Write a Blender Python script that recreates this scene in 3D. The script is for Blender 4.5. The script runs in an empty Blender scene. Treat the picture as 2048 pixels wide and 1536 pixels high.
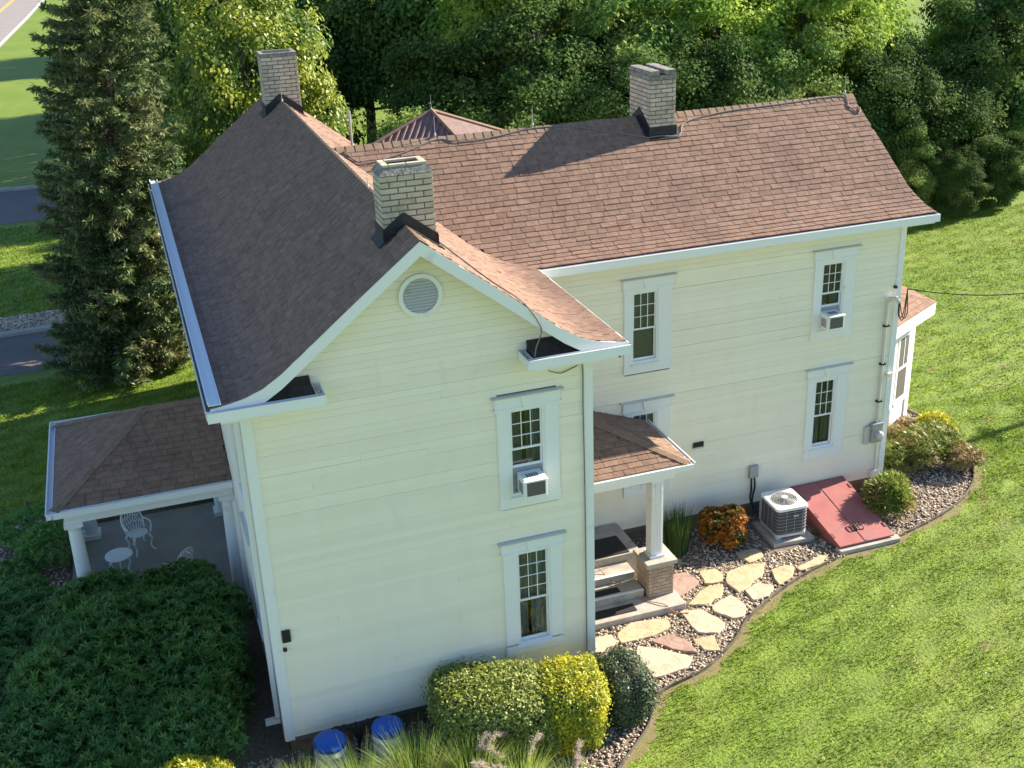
import bpy, bmesh, math, random
import numpy as np
from mathutils import Vector, Matrix

# ------------------------------------------------------------------ camera, world, sun, exposure
sc = bpy.context.scene
COL = sc.collection
R = math.radians
CAM = np.array([-1.122, -16.953, 14.131])
cd = bpy.data.cameras.new('camera'); cam = bpy.data.objects.new('camera', cd); COL.objects.link(cam)
cd.sensor_fit = 'HORIZONTAL'; cd.sensor_width = 36.0
cd.lens = 36.0 * 2343.8 / 2048.0
cd.clip_start = 0.1; cd.clip_end = 3000
cam.matrix_world = Matrix.Translation(Vector(CAM)) @ (Matrix.Rotation(R(-18.06), 4, 'Z') @ Matrix.Rotation(R(66.625), 4, 'X') @ Matrix.Rotation(R(-2.288), 4, 'Z'))
sc.camera = cam

SUN_EL, SUN_AZ = 26.0, 9.0          # azimuth measured from +X towards +Y
SKY_STRENGTH, SUN_STRENGTH, EXPOSURE = 0.080, 5.0, 1.62
w = bpy.data.worlds.new('World'); sc.world = w; w.use_nodes = True
wn = w.node_tree
sky = wn.nodes.new('ShaderNodeTexSky'); sky.sky_type = 'NISHITA'; sky.sun_disc = False
sky.sun_elevation = R(SUN_EL); sky.sun_rotation = R(90 - SUN_AZ)
sky.air_density = 1.0; sky.dust_density = 0.0; sky.ozone_density = 3.4
wn.links.new(sky.outputs[0], wn.nodes['Background'].inputs[0])
wn.nodes['Background'].inputs[1].default_value = SKY_STRENGTH
sl = bpy.data.lights.new('sun', 'SUN'); sl.energy = SUN_STRENGTH; sl.angle = R(0.53); sl.color = (1.0, 0.89, 0.73)
so = bpy.data.objects.new('sun', sl); COL.objects.link(so)
sdir = Vector((math.cos(R(SUN_EL)) * math.cos(R(SUN_AZ)), math.cos(R(SUN_EL)) * math.sin(R(SUN_AZ)), math.sin(R(SUN_EL))))
so.rotation_euler = sdir.to_track_quat('Z', 'Y').to_euler(); so.location = (40, 10, 40)
sc.view_settings.view_transform = 'Standard'; sc.view_settings.look = 'None'
sc.view_settings.exposure = EXPOSURE; sc.view_settings.gamma = 1.0
sc.view_settings.use_curve_mapping = False
sc.render.engine = 'CYCLES'
sc.cycles.use_denoising = True
sc.cycles.max_bounces = 6; sc.cycles.diffuse_bounces = 3; sc.cycles.glossy_bounces = 2
sc.cycles.transmission_bounces = 4; sc.cycles.transparent_max_bounces = 6

rng = np.random.default_rng(11)
random.seed(5)

# ------------------------------------------------------------------ materials
MATS = {}
def _nodes(name):
    m = bpy.data.materials.new(name); m.use_nodes = True
    nt = m.node_tree; b = nt.nodes['Principled BSDF']
    return m, nt, b
def rgba(c): return (c[0], c[1], c[2], 1)

def mat(name, c, rough=0.6, c2=None, scale=6.0, bump=0.0, bscale=40.0, metal=0.0, detail=5.0, rand=0.0, spec=0.4, stretch=None, dirt=None):
    """base colour c mixed with c2 by a noise; rand = brightness spread from piece to piece"""
    m, nt, b = _nodes(name); L = nt.links.new
    tc = nt.nodes.new('ShaderNodeTexCoord'); vec = tc.outputs['Object']
    if stretch:
        mp = nt.nodes.new('ShaderNodeMapping'); mp.inputs['Scale'].default_value = stretch; L(vec, mp.inputs[0]); vec = mp.outputs[0]
    col = None
    if c2:
        n = nt.nodes.new('ShaderNodeTexNoise'); n.inputs['Scale'].default_value = scale; n.inputs['Detail'].default_value = detail; n.inputs['Roughness'].default_value = 0.65
        L(vec, n.inputs['Vector'])
        r = nt.nodes.new('ShaderNodeValToRGB'); r.color_ramp.elements[0].position = 0.36; r.color_ramp.elements[1].position = 0.64
        r.color_ramp.elements[0].color = rgba(c); r.color_ramp.elements[1].color = rgba(c2)
        L(n.outputs['Fac'], r.inputs[0]); col = r.outputs[0]
    if dirt:
        n = nt.nodes.new('ShaderNodeTexNoise'); n.inputs['Scale'].default_value = dirt[1]; n.inputs['Detail'].default_value = 7; L(vec, n.inputs['Vector'])
        r = nt.nodes.new('ShaderNodeValToRGB'); r.color_ramp.elements[0].position = dirt[2]; r.color_ramp.elements[1].position = min(1, dirt[2] + 0.22)
        L(n.outputs['Fac'], r.inputs[0])
        mx = nt.nodes.new('ShaderNodeMixRGB'); mx.inputs[2].default_value = rgba(dirt[0])
        L(r.outputs[0], mx.inputs[0])
        if col: L(col, mx.inputs[1])
        else: mx.inputs[1].default_value = rgba(c)
        col = mx.outputs[0]
    if rand:
        oi = nt.nodes.new('ShaderNodeObjectInfo'); ge = nt.nodes.new('ShaderNodeNewGeometry')
        a = nt.nodes.new('ShaderNodeMath'); a.operation = 'ADD'; L(oi.outputs['Random'], a.inputs[0]); L(ge.outputs['Random Per Island'], a.inputs[1])
        f = nt.nodes.new('ShaderNodeMath'); f.operation = 'FRACT'; L(a.outputs[0], f.inputs[0])
        mr = nt.nodes.new('ShaderNodeMapRange'); mr.inputs[3].default_value = 1 - rand; mr.inputs[4].default_value = 1 + rand; L(f.outputs[0], mr.inputs[0])
        hv = nt.nodes.new('ShaderNodeHueSaturation'); L(mr.outputs[0], hv.inputs['Value'])
        if col: L(col, hv.inputs['Color'])
        else: hv.inputs['Color'].default_value = rgba(c)
        col = hv.outputs[0]
    if col: L(col, b.inputs['Base Color'])
    else: b.inputs['Base Color'].default_value = rgba(c)
    b.inputs['Roughness'].default_value = rough; b.inputs['Metallic'].default_value = metal
    b.inputs['Specular IOR Level'].default_value = spec
    if bump:
        n = nt.nodes.new('ShaderNodeTexNoise'); n.inputs['Scale'].default_value = bscale; n.inputs['Detail'].default_value = 6; L(vec, n.inputs['Vector'])
        bp = nt.nodes.new('ShaderNodeBump'); bp.inputs['Strength'].default_value = bump; bp.inputs['Distance'].default_value = 0.02
        L(n.outputs['Fac'], bp.inputs['Height']); L(bp.outputs[0], b.inputs['Normal'])
    MATS[name] = m; return m

def leafmat(name, ca, cb, cc=None, trans=0.35, rough=0.5, patch=0.8, spec=0.35):
    """ca / cb from leaf to leaf, cc in patches over the plant"""
    m, nt, b = _nodes(name); L = nt.links.new
    ge = nt.nodes.new('ShaderNodeNewGeometry'); oi = nt.nodes.new('ShaderNodeObjectInfo')
    mx = nt.nodes.new('ShaderNodeMixRGB'); mx.inputs[1].default_value = rgba(ca); mx.inputs[2].default_value = rgba(cb)
    L(ge.outputs['Random Per Island'], mx.inputs[0]); col = mx.outputs[0]
    if cc:
        tc = nt.nodes.new('ShaderNodeTexCoord'); n = nt.nodes.new('ShaderNodeTexNoise'); n.inputs['Scale'].default_value = patch; n.inputs['Detail'].default_value = 3
        L(tc.outputs['Object'], n.inputs['Vector'])
        r = nt.nodes.new('ShaderNodeValToRGB'); r.color_ramp.elements[0].position = 0.45; r.color_ramp.elements[1].position = 0.62; L(n.outputs['Fac'], r.inputs[0])
        m2 = nt.nodes.new('ShaderNodeMixRGB'); L(r.outputs[0], m2.inputs[0]); L(col, m2.inputs[1]); m2.inputs[2].default_value = rgba(cc); col = m2.outputs[0]
    mr = nt.nodes.new('ShaderNodeMapRange'); mr.inputs[3].default_value = 0.8; mr.inputs[4].default_value = 1.2; L(oi.outputs['Random'], mr.inputs[0])
    hv = nt.nodes.new('ShaderNodeHueSaturation'); L(mr.outputs[0], hv.inputs['Value']); L(col, hv.inputs['Color']); col = hv.outputs[0]
    L(col, b.inputs['Base Color']); b.inputs['Roughness'].default_value = rough; b.inputs['Specular IOR Level'].default_value = spec
    tr = nt.nodes.new('ShaderNodeBsdfTranslucent'); L(col, tr.inputs[0])
    ms = nt.nodes.new('ShaderNodeMixShader'); ms.inputs[0].default_value = trans
    L(b.outputs[0], ms.inputs[1]); L(tr.outputs[0], ms.inputs[2]); L(ms.outputs[0], nt.nodes['Material Output'].inputs['Surface'])
    MATS[name] = m; return m

WHITE = mat('white_paint', (0.80, 0.80, 0.79), 0.45, dirt=((0.55, 0.55, 0.52), 2.5, 0.62))
GUTTER = mat('gutter_enamel', (0.80, 0.81, 0.82), 0.3, dirt=((0.50, 0.49, 0.45), 3.0, 0.66))
SIDING = mat('siding_yellow', (0.885, 0.812, 0.662), 0.5, c2=(0.860, 0.787, 0.632), scale=1.3, rand=0.03, dirt=((0.74, 0.70, 0.57), 1.6, 0.64), stretch=(1.6, 1.6, 0.5))
SHEATH = mat('sheathing', (0.14, 0.14, 0.11), 0.8)  # darkened so the clapboard gaps read as painted shadow lines
SHINGLE = mat('shingle', (0.208, 0.131, 0.097), 0.9, c2=(0.288, 0.190, 0.141), scale=7, rand=0.11, bump=0.5, bscale=160, spec=0.12, detail=9, dirt=((0.178, 0.118, 0.094), 0.55, 0.56))
SHCAP = mat('shingle_cap', (0.225, 0.152, 0.108), 0.9, c2=(0.27, 0.187, 0.135), scale=9, rand=0.10, bump=0.5, bscale=160, spec=0.15)
DECK = mat('roof_deck', (0.07, 0.05, 0.045), 0.95)
BRICK = mat('cream_brick', (0.45, 0.385, 0.285), 0.8, c2=(0.53, 0.465, 0.355), scale=5, rand=0.16, bump=0.4, bscale=50, dirt=((0.22, 0.19, 0.15), 3.0, 0.58))
MORTAR = mat('dark_mortar', (0.10, 0.088, 0.075), 0.95, c2=(0.17, 0.15, 0.13), scale=9)
CAPCEM = mat('chimney_cement', (0.13, 0.125, 0.115), 0.9, c2=(0.30, 0.285, 0.25), scale=9, bump=0.6, bscale=30)
TAR = mat('tar_flashing', (0.012, 0.012, 0.014), 0.6, c2=(0.03, 0.03, 0.032), scale=8, bump=0.3, bscale=30)
DARK = mat('flue_shade_black', (0.010, 0.012, 0.013), 0.9)  # near-black paint for the shade inside the flues
STONEB = mat('foundation_brown', (0.115, 0.085, 0.06), 0.9, c2=(0.17, 0.13, 0.095), scale=4, bump=0.5, bscale=25)
PIERB = mat('pier_brick', (0.36, 0.27, 0.19), 0.85, c2=(0.46, 0.36, 0.26), scale=5, rand=0.12, bump=0.3, bscale=60)
CONC = mat('concrete', (0.36, 0.32, 0.27), 0.85, c2=(0.46, 0.42, 0.36), scale=3.5, bump=0.25, bscale=50, dirt=((0.2, 0.17, 0.14), 2.2, 0.6))
SLAB = mat('porch_concrete', (0.25, 0.23, 0.20), 0.8, c2=(0.30, 0.28, 0.245), scale=1.2, bump=0.1, bscale=50)
RUBBER = mat('mat_rubber', (0.022, 0.021, 0.024), 0.8, bump=0.4, bscale=140)
RED = mat('red_paint', (0.345, 0.100, 0.095), 0.55, c2=(0.39, 0.135, 0.125), scale=2.2, dirt=((0.28, 0.13, 0.11), 3.2, 0.55))
RUST = mat('rusted_hinge', (0.22, 0.075, 0.06), 0.8, c2=(0.16, 0.07, 0.045), scale=20)
BLACK = mat('black_iron', (0.014, 0.014, 0.015), 0.5)
GREY = mat('grey_metal', (0.36, 0.37, 0.38), 0.45, metal=0.3, dirt=((0.22, 0.21, 0.2), 6, 0.6))
LGREY = mat('light_grey_metal', (0.58, 0.58, 0.57), 0.4, metal=0.2, dirt=((0.4, 0.39, 0.36), 5, 0.62))
FINS = mat('condenser_fins', (0.055, 0.055, 0.06), 0.6, c2=(0.09, 0.088, 0.09), scale=30, stretch=(1, 1, 6))
WIRE = mat('wire_lead', (0.17, 0.16, 0.15), 0.6)
FIELD = mat('ac_fins', (0.10, 0.095, 0.085), 0.7, c2=(0.13, 0.12, 0.1), scale=60)
BLUE = mat('blue_plastic', (0.012, 0.09, 0.42), 0.32, c2=(0.016, 0.11, 0.48), scale=3)
BARREL = mat('white_plastic', (0.62, 0.64, 0.66), 0.4, c2=(0.55, 0.57, 0.6), scale=3)
CURTAIN = mat('curtain', (0.58, 0.65, 0.70), 0.9, c2=(0.22, 0.27, 0.31), scale=16, stretch=(1, 1, 0.06))  # blue tint put into the cloth for bluish reflections in the panes
CURTAIN2 = mat('curtain_dark', (0.36, 0.43, 0.50), 0.9, c2=(0.10, 0.13, 0.16), scale=16, stretch=(1, 1, 0.06))  # darker cloth with the same painted blue cast
BLIND = mat('blind', (0.32, 0.32, 0.30), 0.7)
ROOMD = mat('unlit_room_tone', (0.03, 0.032, 0.03), 0.9)  # near-black tone standing for the unlit rooms behind the windows
BARK = mat('bark', (0.07, 0.052, 0.04), 0.95, c2=(0.13, 0.10, 0.08), scale=8, bump=0.8, bscale=15, stretch=(1, 1, 0.25))
WOODPOLE = mat('pole_wood', (0.16, 0.12, 0.09), 0.9, c2=(0.22, 0.17, 0.13), scale=5, stretch=(1, 1, 0.1))
ASPHALT = mat('asphalt', (0.14, 0.122, 0.115), 0.9, c2=(0.17, 0.148, 0.138), scale=1.0, bump=0.3, bscale=60)
ROADM = mat('road_asphalt', (0.24, 0.21, 0.20), 0.9, c2=(0.28, 0.25, 0.235), scale=0.5)
YELLOWP = mat('yellow_line', (0.62, 0.42, 0.05), 0.7)
WLINE = mat('white_line', (0.75, 0.74, 0.72), 0.7)
KERB = mat('kerb_concrete', (0.40, 0.38, 0.35), 0.85, c2=(0.30, 0.28, 0.26), scale=2)
EDGE = mat('edging', (0.05, 0.042, 0.035), 0.7, c2=(0.16, 0.13, 0.10), scale=2.0)
PEBBLE = mat('pebble', (0.56, 0.455, 0.345), 0.8, c2=(0.37, 0.29, 0.225), scale=1.5, rand=0.40)
BEDSOIL = mat('bed_soil', (0.14, 0.108, 0.08), 0.95, c2=(0.24, 0.19, 0.14), scale=14, bump=0.8, bscale=30)
FLAG = [mat('flag_sand', (0.46, 0.355, 0.205), 0.85, c2=(0.55, 0.44, 0.275), scale=2.4, bump=0.9, bscale=9, dirt=((0.33, 0.25, 0.165), 3.0, 0.54)),
        mat('flag_pale', (0.48, 0.385, 0.265), 0.85, c2=(0.57, 0.47, 0.335), scale=2.4, bump=0.9, bscale=9, dirt=((0.40, 0.31, 0.225), 3.0, 0.54)),
        mat('flag_red', (0.33, 0.205, 0.165), 0.85, c2=(0.42, 0.275, 0.22), scale=2.4, bump=0.9, bscale=9, dirt=((0.22, 0.135, 0.11), 3.4, 0.54)),
        mat('flag_gold', (0.42, 0.33, 0.19), 0.85, c2=(0.50, 0.41, 0.255), scale=2.4, bump=0.9, bscale=9, dirt=((0.33, 0.24, 0.12), 3.0, 0.54))]
TILE = mat('rear_roof_tile', (0.16, 0.105, 0.095), 0.85, c2=(0.22, 0.15, 0.13), scale=5, rand=0.15)
BEACH = mat('chair_enamel', (0.78, 0.79, 0.78), 0.4)

def glassmat():
    m, nt, b = _nodes('window_glass'); L = nt.links.new
    g = nt.nodes.new('ShaderNodeBsdfGlossy'); g.inputs['Roughness'].default_value = 0.03
    t = nt.nodes.new('ShaderNodeBsdfTransparent'); t.inputs[0].default_value = (0.80, 0.86, 0.84, 1)
    f = nt.nodes.new('ShaderNodeFresnel'); f.inputs[0].default_value = 1.7
    mr = nt.nodes.new('ShaderNodeMapRange'); mr.inputs[3].default_value = 0.0; mr.inputs[4].default_value = 1.0; L(f.outputs[0], mr.inputs[0])
    ms = nt.nodes.new('ShaderNodeMixShader'); L(mr.outputs[0], ms.inputs[0]); L(t.outputs[0], ms.inputs[1]); L(g.outputs[0], ms.inputs[2])
    L(ms.outputs[0], nt.nodes['Material Output'].inputs['Surface']); return m
GLASS = glassmat()

def grassmat(name, blades):
    m, nt, b = _nodes(name); L = nt.links.new
    tc = nt.nodes.new('ShaderNodeTexCoord'); ge = nt.nodes.new('ShaderNodeNewGeometry')
    def noise(s, d, st=None):
        n = nt.nodes.new('ShaderNodeTexNoise'); n.inputs['Scale'].default_value = s; n.inputs['Detail'].default_value = d; n.inputs['Roughness'].default_value = 0.6
        if st:
            mp = nt.nodes.new('ShaderNodeMapping'); mp.inputs['Scale'].default_value = st; mp.inputs['Rotation'].default_value = (0, 0, 0.5); L(tc.outputs['Object'], mp.inputs[0]); L(mp.outputs[0], n.inputs['Vector'])
        else: L(tc.outputs['Object'], n.inputs['Vector'])
        return n.outputs['Fac']
    def ramp(f, p0, p1):
        r = nt.nodes.new('ShaderNodeValToRGB'); r.color_ramp.elements[0].position = p0; r.color_ramp.elements[1].position = p1; L(f, r.inputs[0]); return r.outputs[0]
    def mix(f, a, bb):
        x = nt.nodes.new('ShaderNodeMixRGB')
        L(f, x.inputs[0])
        for i, q in ((1, a), (2, bb)):
            if isinstance(q, tuple): x.inputs[i].default_value = rgba(q)
            else: L(q, x.inputs[i])
        return x.outputs[0]
    c = mix(ramp(noise(0.22, 4), 0.40, 0.62), (0.150, 0.228, 0.026), (0.200, 0.262, 0.036))
    c = mix(ramp(noise(1.6, 5, (1, 2.6, 1)), 0.44, 0.72), c, (0.150, 0.222, 0.026))
    c = mix(ramp(noise(0.75, 6), 0.60, 0.80), c, (0.225, 0.240, 0.060))
    c = mix(ramp(noise(0.42, 5), 0.54, 0.74), c, (0.140, 0.210, 0.026))
    c = mix(ramp(noise(0.55, 7, (1, 1.4, 1)), 0.645, 0.70), c, (0.25, 0.18, 0.09))
    c = mix(ramp(noise(6.0, 5), 0.50, 0.74), c, (0.110, 0.170, 0.022))
    wv = nt.nodes.new('ShaderNodeTexWave'); wv.inputs['Scale'].default_value = 0.42; wv.inputs['Distortion'].default_value = 3.5; wv.inputs['Detail'].default_value = 2; wv.inputs['Detail Scale'].default_value = 0.4
    mpw = nt.nodes.new('ShaderNodeMapping'); mpw.inputs['Rotation'].default_value = (0, 0, 1.25); L(tc.outputs['Object'], mpw.inputs[0]); L(mpw.outputs[0], wv.inputs['Vector'])
    mw = nt.nodes.new('ShaderNodeMapRange'); mw.inputs[3].default_value = 0.86; mw.inputs[4].default_value = 1.1; L(wv.outputs['Fac'], mw.inputs[0])
    hm = nt.nodes.new('ShaderNodeHueSaturation'); L(mw.outputs[0], hm.inputs['Value']); L(c, hm.inputs['Color']); c = hm.outputs[0]
    if blades:
        h = nt.nodes.new('ShaderNodeHueSaturation'); mr = nt.nodes.new('ShaderNodeMapRange'); mr.inputs[3].default_value = 0.85; mr.inputs[4].default_value = 1.75
        L(ge.outputs['Random Per Island'], mr.inputs[0]); L(mr.outputs[0], h.inputs['Value']); L(c, h.inputs['Color']); c = h.outputs[0]
    L(c, b.inputs['Base Color']); b.inputs['Roughness'].default_value = 0.7; b.inputs['Specular IOR Level'].default_value = 0.2
    if blades:
        tr = nt.nodes.new('ShaderNodeBsdfTranslucent'); L(c, tr.inputs[0]); ms = nt.nodes.new('ShaderNodeMixShader'); ms.inputs[0].default_value = 0.4
        L(b.outputs[0], ms.inputs[1]); L(tr.outputs[0], ms.inputs[2]); L(ms.outputs[0], nt.nodes['Material Output'].inputs['Surface'])
    else:
        bp = nt.nodes.new('ShaderNodeBump'); bp.inputs['Strength'].default_value = 0.9; bp.inputs['Distance'].default_value = 0.05
        L(noise(14, 8), bp.inputs['Height']); L(bp.outputs[0], b.inputs['Normal'])
    return m
LAWN = grassmat('lawn', False); BLADE = grassmat('grass_blades', True)

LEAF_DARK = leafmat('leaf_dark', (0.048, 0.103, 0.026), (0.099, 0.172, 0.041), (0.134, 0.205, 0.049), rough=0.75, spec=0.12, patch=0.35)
LEAF_MID = leafmat('leaf_mid', (0.103, 0.198, 0.041), (0.207, 0.310, 0.074), (0.310, 0.373, 0.094), rough=0.75, spec=0.12, patch=0.35)
LEAF_YEL = leafmat('leaf_yellow', (0.079, 0.162, 0.032), (0.158, 0.246, 0.041), (0.331, 0.374, 0.045), patch=0.55, trans=0.4)
LEAF_SUNLIT = leafmat('leaf_sunlit', (0.181, 0.298, 0.048), (0.264, 0.382, 0.058), (0.362, 0.449, 0.065), rough=0.75, spec=0.12, patch=0.35, trans=0.4)  # pale lime leaf colour paints sunlight into the lit crowns
NEEDLE = leafmat('spruce_needle', (0.065, 0.115, 0.040), (0.150, 0.205, 0.075), (0.190, 0.205, 0.085), patch=0.7, trans=0.25, rough=0.6)
LEAF_SHRUB = leafmat('leaf_shrub', (0.070, 0.195, 0.040), (0.170, 0.320, 0.075), (0.160, 0.310, 0.060), patch=1.2, rough=0.4, spec=0.3)  # patch tone is a painted lit accent, as lighter young shoots
LEAF_VAR = leafmat('leaf_variegated', (0.150, 0.230, 0.040), (0.460, 0.490, 0.140), (0.300, 0.350, 0.060), patch=2.5, trans=0.3)
LEAF_GOLD = leafmat('leaf_gold', (0.42, 0.42, 0.020), (0.58, 0.54, 0.035), (0.30, 0.34, 0.03), patch=1.6, trans=0.3)
LEAF_BOX = leafmat('leaf_boxwood', (0.055, 0.085, 0.035), (0.13, 0.17, 0.085), None, trans=0.2)
LEAF_ORANGE = leafmat('leaf_orange', (0.34, 0.105, 0.012), (0.46, 0.20, 0.025), (0.085, 0.10, 0.02), patch=2.5, trans=0.35)
LEAF_OLIVE = leafmat('leaf_olive', (0.14, 0.20, 0.03), (0.26, 0.31, 0.06), (0.30, 0.24, 0.07), patch=1.8, trans=0.35)
LEAF_TAN = leafmat('leaf_tan', (0.34, 0.24, 0.10), (0.42, 0.32, 0.14), (0.22, 0.24, 0.06), patch=2.0, trans=0.3)
REED = leafmat('reed', (0.060, 0.125, 0.030), (0.115, 0.175, 0.055), None, trans=0.3)
ORNG = leafmat('ornamental_grass', (0.16, 0.29, 0.045), (0.34, 0.45, 0.09), (0.44, 0.49, 0.14), patch=1.2, trans=0.5)
PLUME = leafmat('plume', (0.50, 0.40, 0.33), (0.62, 0.52, 0.45), None, trans=0.4, rough=0.8)

# ------------------------------------------------------------------ mesh helpers
class MB:
    def __init__(s): s.v = []; s.f = []
    def hexa(s, p):          # 8 points: bottom ring 0-3 (ccw from above), top ring 4-7
        n = len(s.v); s.v += [tuple(q) for q in p]
        for f in ((3, 2, 1, 0), (4, 5, 6, 7), (0, 1, 5, 4), (1, 2, 6, 5), (2, 3, 7, 6), (3, 0, 4, 7)): s.f.append(tuple(n + i for i in f))
        return s
    def box(s, x0, x1, y0, y1, z0, z1):
        return s.hexa([(x0, y0, z0), (x1, y0, z0), (x1, y1, z0), (x0, y1, z0), (x0, y0, z1), (x1, y0, z1), (x1, y1, z1), (x0, y1, z1)])
    def tube(s, pts, r, n=8, cap=True):
        pts = [Vector(p) for p in pts]; rr = r if isinstance(r, (list, tuple)) else [r] * len(pts)
        base = len(s.v); up = Vector((0.13, 0.21, 1)).normalized()
        for i, p in enumerate(pts):
            t = (pts[min(i + 1, len(pts) - 1)] - pts[max(i - 1, 0)])
            t = t.normalized() if t.length > 1e-9 else Vector((0, 0, 1))
            a = t.cross(up if abs(t.dot(up)) < 0.95 else Vector((1, 0, 0))).normalized(); b = t.cross(a)
            for k in range(n):
                q = p + (a * math.cos(2 * math.pi * k / n) + b * math.sin(2 * math.pi * k / n)) * rr[i]; s.v.append(tuple(q))
        for i in range(len(pts) - 1):
            for k in range(n):
                k2 = (k + 1) % n; s.f.append((base + i * n + k, base + i * n + k2, base + (i + 1) * n + k2, base + (i + 1) * n + k))
        if cap:
            s.f.append(tuple(base + k for k in reversed(range(n)))); e = base + (len(pts) - 1) * n; s.f.append(tuple(e + k for k in range(n)))
        return s
    def lathe(s, prof, c=(0, 0, 0), n=16, cap=True):
        base = len(s.v)
        for r, z in prof:
            for k in range(n):
                a = 2 * math.pi * k / n; s.v.append((c[0] + r * math.cos(a), c[1] + r * math.sin(a), c[2] + z))
        for i in range(len(prof) - 1):
            for k in range(n):
                k2 = (k + 1) % n; s.f.append((base + i * n + k, base + i * n + k2, base + (i + 1) * n + k2, base + (i + 1) * n + k))
        if cap:
            s.f.append(tuple(base + k for k in reversed(range(n)))); e = base + (len(prof) - 1) * n; s.f.append(tuple(e + k for k in range(n)))
        return s
    def prism(s, poly, z0, z1):
        n = len(poly); b = len(s.v)
        s.v += [(p[0], p[1], z0) for p in poly] + [(p[0], p[1], z1) for p in poly]
        s.f.append(tuple(b + i for i in reversed(range(n)))); s.f.append(tuple(b + n + i for i in range(n)))
        for i in range(n): j = (i + 1) % n; s.f.append((b + i, b + j, b + n + j, b + n + i))
        return s
    def poly(s, pts):
        b = len(s.v); s.v += [tuple(p) for p in pts]; s.f.append(tuple(range(b, b + len(pts)))); return s
    def mesh(s, name, m=None, smooth=False):
        me = bpy.data.meshes.new(name); me.from_pydata(s.v, [], s.f); me.update()
        if m: me.materials.append(m)
        if smooth: me.polygons.foreach_set('use_smooth', [True] * len(me.polygons))
        return me

def link(name, me, parent=None, **props):
    o = bpy.data.objects.new(name, me); COL.objects.link(o)
    if parent: o.parent = parent
    for k, v in props.items(): o[k] = v
    return o
def ob(name, mb, m, parent=None, smooth=False, bevel=0, **props):
    me = mb.mesh(name, m, smooth)
    if bevel:
        bm = bmesh.new(); bm.from_mesh(me); bmesh.ops.remove_doubles(bm, verts=bm.verts, dist=1e-5)
        bmesh.ops.bevel(bm, geom=[e for e in bm.edges if e.is_manifold and e.calc_face_angle(0) > 0.6], offset=bevel, segments=2, affect='EDGES', profile=0.5)
        bm.to_mesh(me); bm.free()
    return link(name, me, parent, **props)
def thing(name, label, cat, loc=(0, 0, 0), rz=0, group=None):
    o = bpy.data.objects.new(name, None); COL.objects.link(o); o.empty_display_size = 0.2
    o.location = loc; o.rotation_euler = (0, 0, rz); o['label'] = label; o['category'] = cat
    if group: o['group'] = group
    return o
def npmesh(name, V, F, m):
    V = np.ascontiguousarray(V, np.float32); F = np.ascontiguousarray(F, np.int32); k = F.shape[1]
    me = bpy.data.meshes.new(name); me.vertices.add(len(V)); me.vertices.foreach_set('co', V.ravel())
    me.loops.add(F.size); me.loops.foreach_set('vertex_index', F.ravel())
    me.polygons.add(len(F)); me.polygons.foreach_set('loop_start', np.arange(0, F.size, k, dtype=np.int32))
    me.polygons.foreach_set('loop_total', np.full(len(F), k, np.int32)); me.update(calc_edges=True)
    if m: me.materials.append(m)
    return me
def unit(a): return a / (np.linalg.norm(a, axis=-1, keepdims=True) + 1e-9)

def leaves(P, N, size, aspect=0.5, along=None, g=rng):
    """one diamond leaf for each point; N = leaf normal, along = direction of its length"""
    n = len(P); N = unit(N)
    if along is None: along = g.normal(size=(n, 3))
    T = unit(along - N * np.sum(along * N, 1, keepdims=True)); B = np.cross(N, T)
    s = np.broadcast_to(np.asarray(size, float), (n,))[:, None]
    V = np.stack([P, P + T * s * 0.45 + B * s * aspect * 0.5 + N * s * 0.06, P + T * s, P + T * s * 0.45 - B * s * aspect * 0.5 + N * s * 0.06], 1).reshape(-1, 3)
    F = np.arange(4 * n).reshape(-1, 4)
    return V, F
def blades(P, L, W, lean, g=rng, bend=0.6, segs=2):
    """tapering, bending blades growing from P; lean = horizontal direction vectors"""
    n = len(P); L = np.broadcast_to(L, (n,))[:, None]; W = np.broadcast_to(W, (n,))[:, None]
    side = unit(np.stack([-lean[:, 1], lean[:, 0], np.zeros(n)], 1) + 1e-6)
    lean3 = np.concatenate([lean, np.zeros((n, 1))], 1)
    rows = []
    for i in range(segs + 1):
        t = i / segs; c = P + np.array([0, 0, 1.0]) * L * (t - bend * 0.45 * t * t * np.linalg.norm(lean3, axis=1, keepdims=True)) + lean3 * L * (0.25 * t + bend * t * t)
        wd = W * (1 - t) * 0.5 + 0.0006
        rows += [c - side * wd, c + side * wd]
    V = np.stack(rows, 1); m = 2 * (segs + 1); V = V.reshape(-1, 3)
    b = np.arange(n)[:, None] * m
    F = np.concatenate([np.stack([b[:, 0] + 2 * i, b[:, 0] + 2 * i + 1, b[:, 0] + 2 * i + 3, b[:, 0] + 2 * i + 2], 1) for i in range(segs)])
    return V, F
def inside(P, poly):
    x, y = P[:, 0], P[:, 1]; r = np.zeros(len(P), bool); n = len(poly)
    for i in range(n):
        x1, y1 = poly[i]; x2, y2 = poly[(i + 1) % n]
        c = ((y1 > y) != (y2 > y)) & (x < (x2 - x1) * (y - y1) / (y2 - y1 + 1e-12) + x1); r ^= c
    return r
def smooth_curve(pts, n=6):
    P = np.array(pts, float); out = []
    for i in range(len(P) - 1):
        p0, p1, p2, p3 = P[max(i - 1, 0)], P[i], P[i + 1], P[min(i + 2, len(P) - 1)]
        for k in range(n):
            t = k / n; out.append(0.5 * ((2 * p1) + (-p0 + p2) * t + (2 * p0 - 5 * p1 + 4 * p2 - p3) * t * t + (-p0 + 3 * p1 - 3 * p2 + p3) * t ** 3))
    out.append(P[-1]); return np.array(out)

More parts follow.
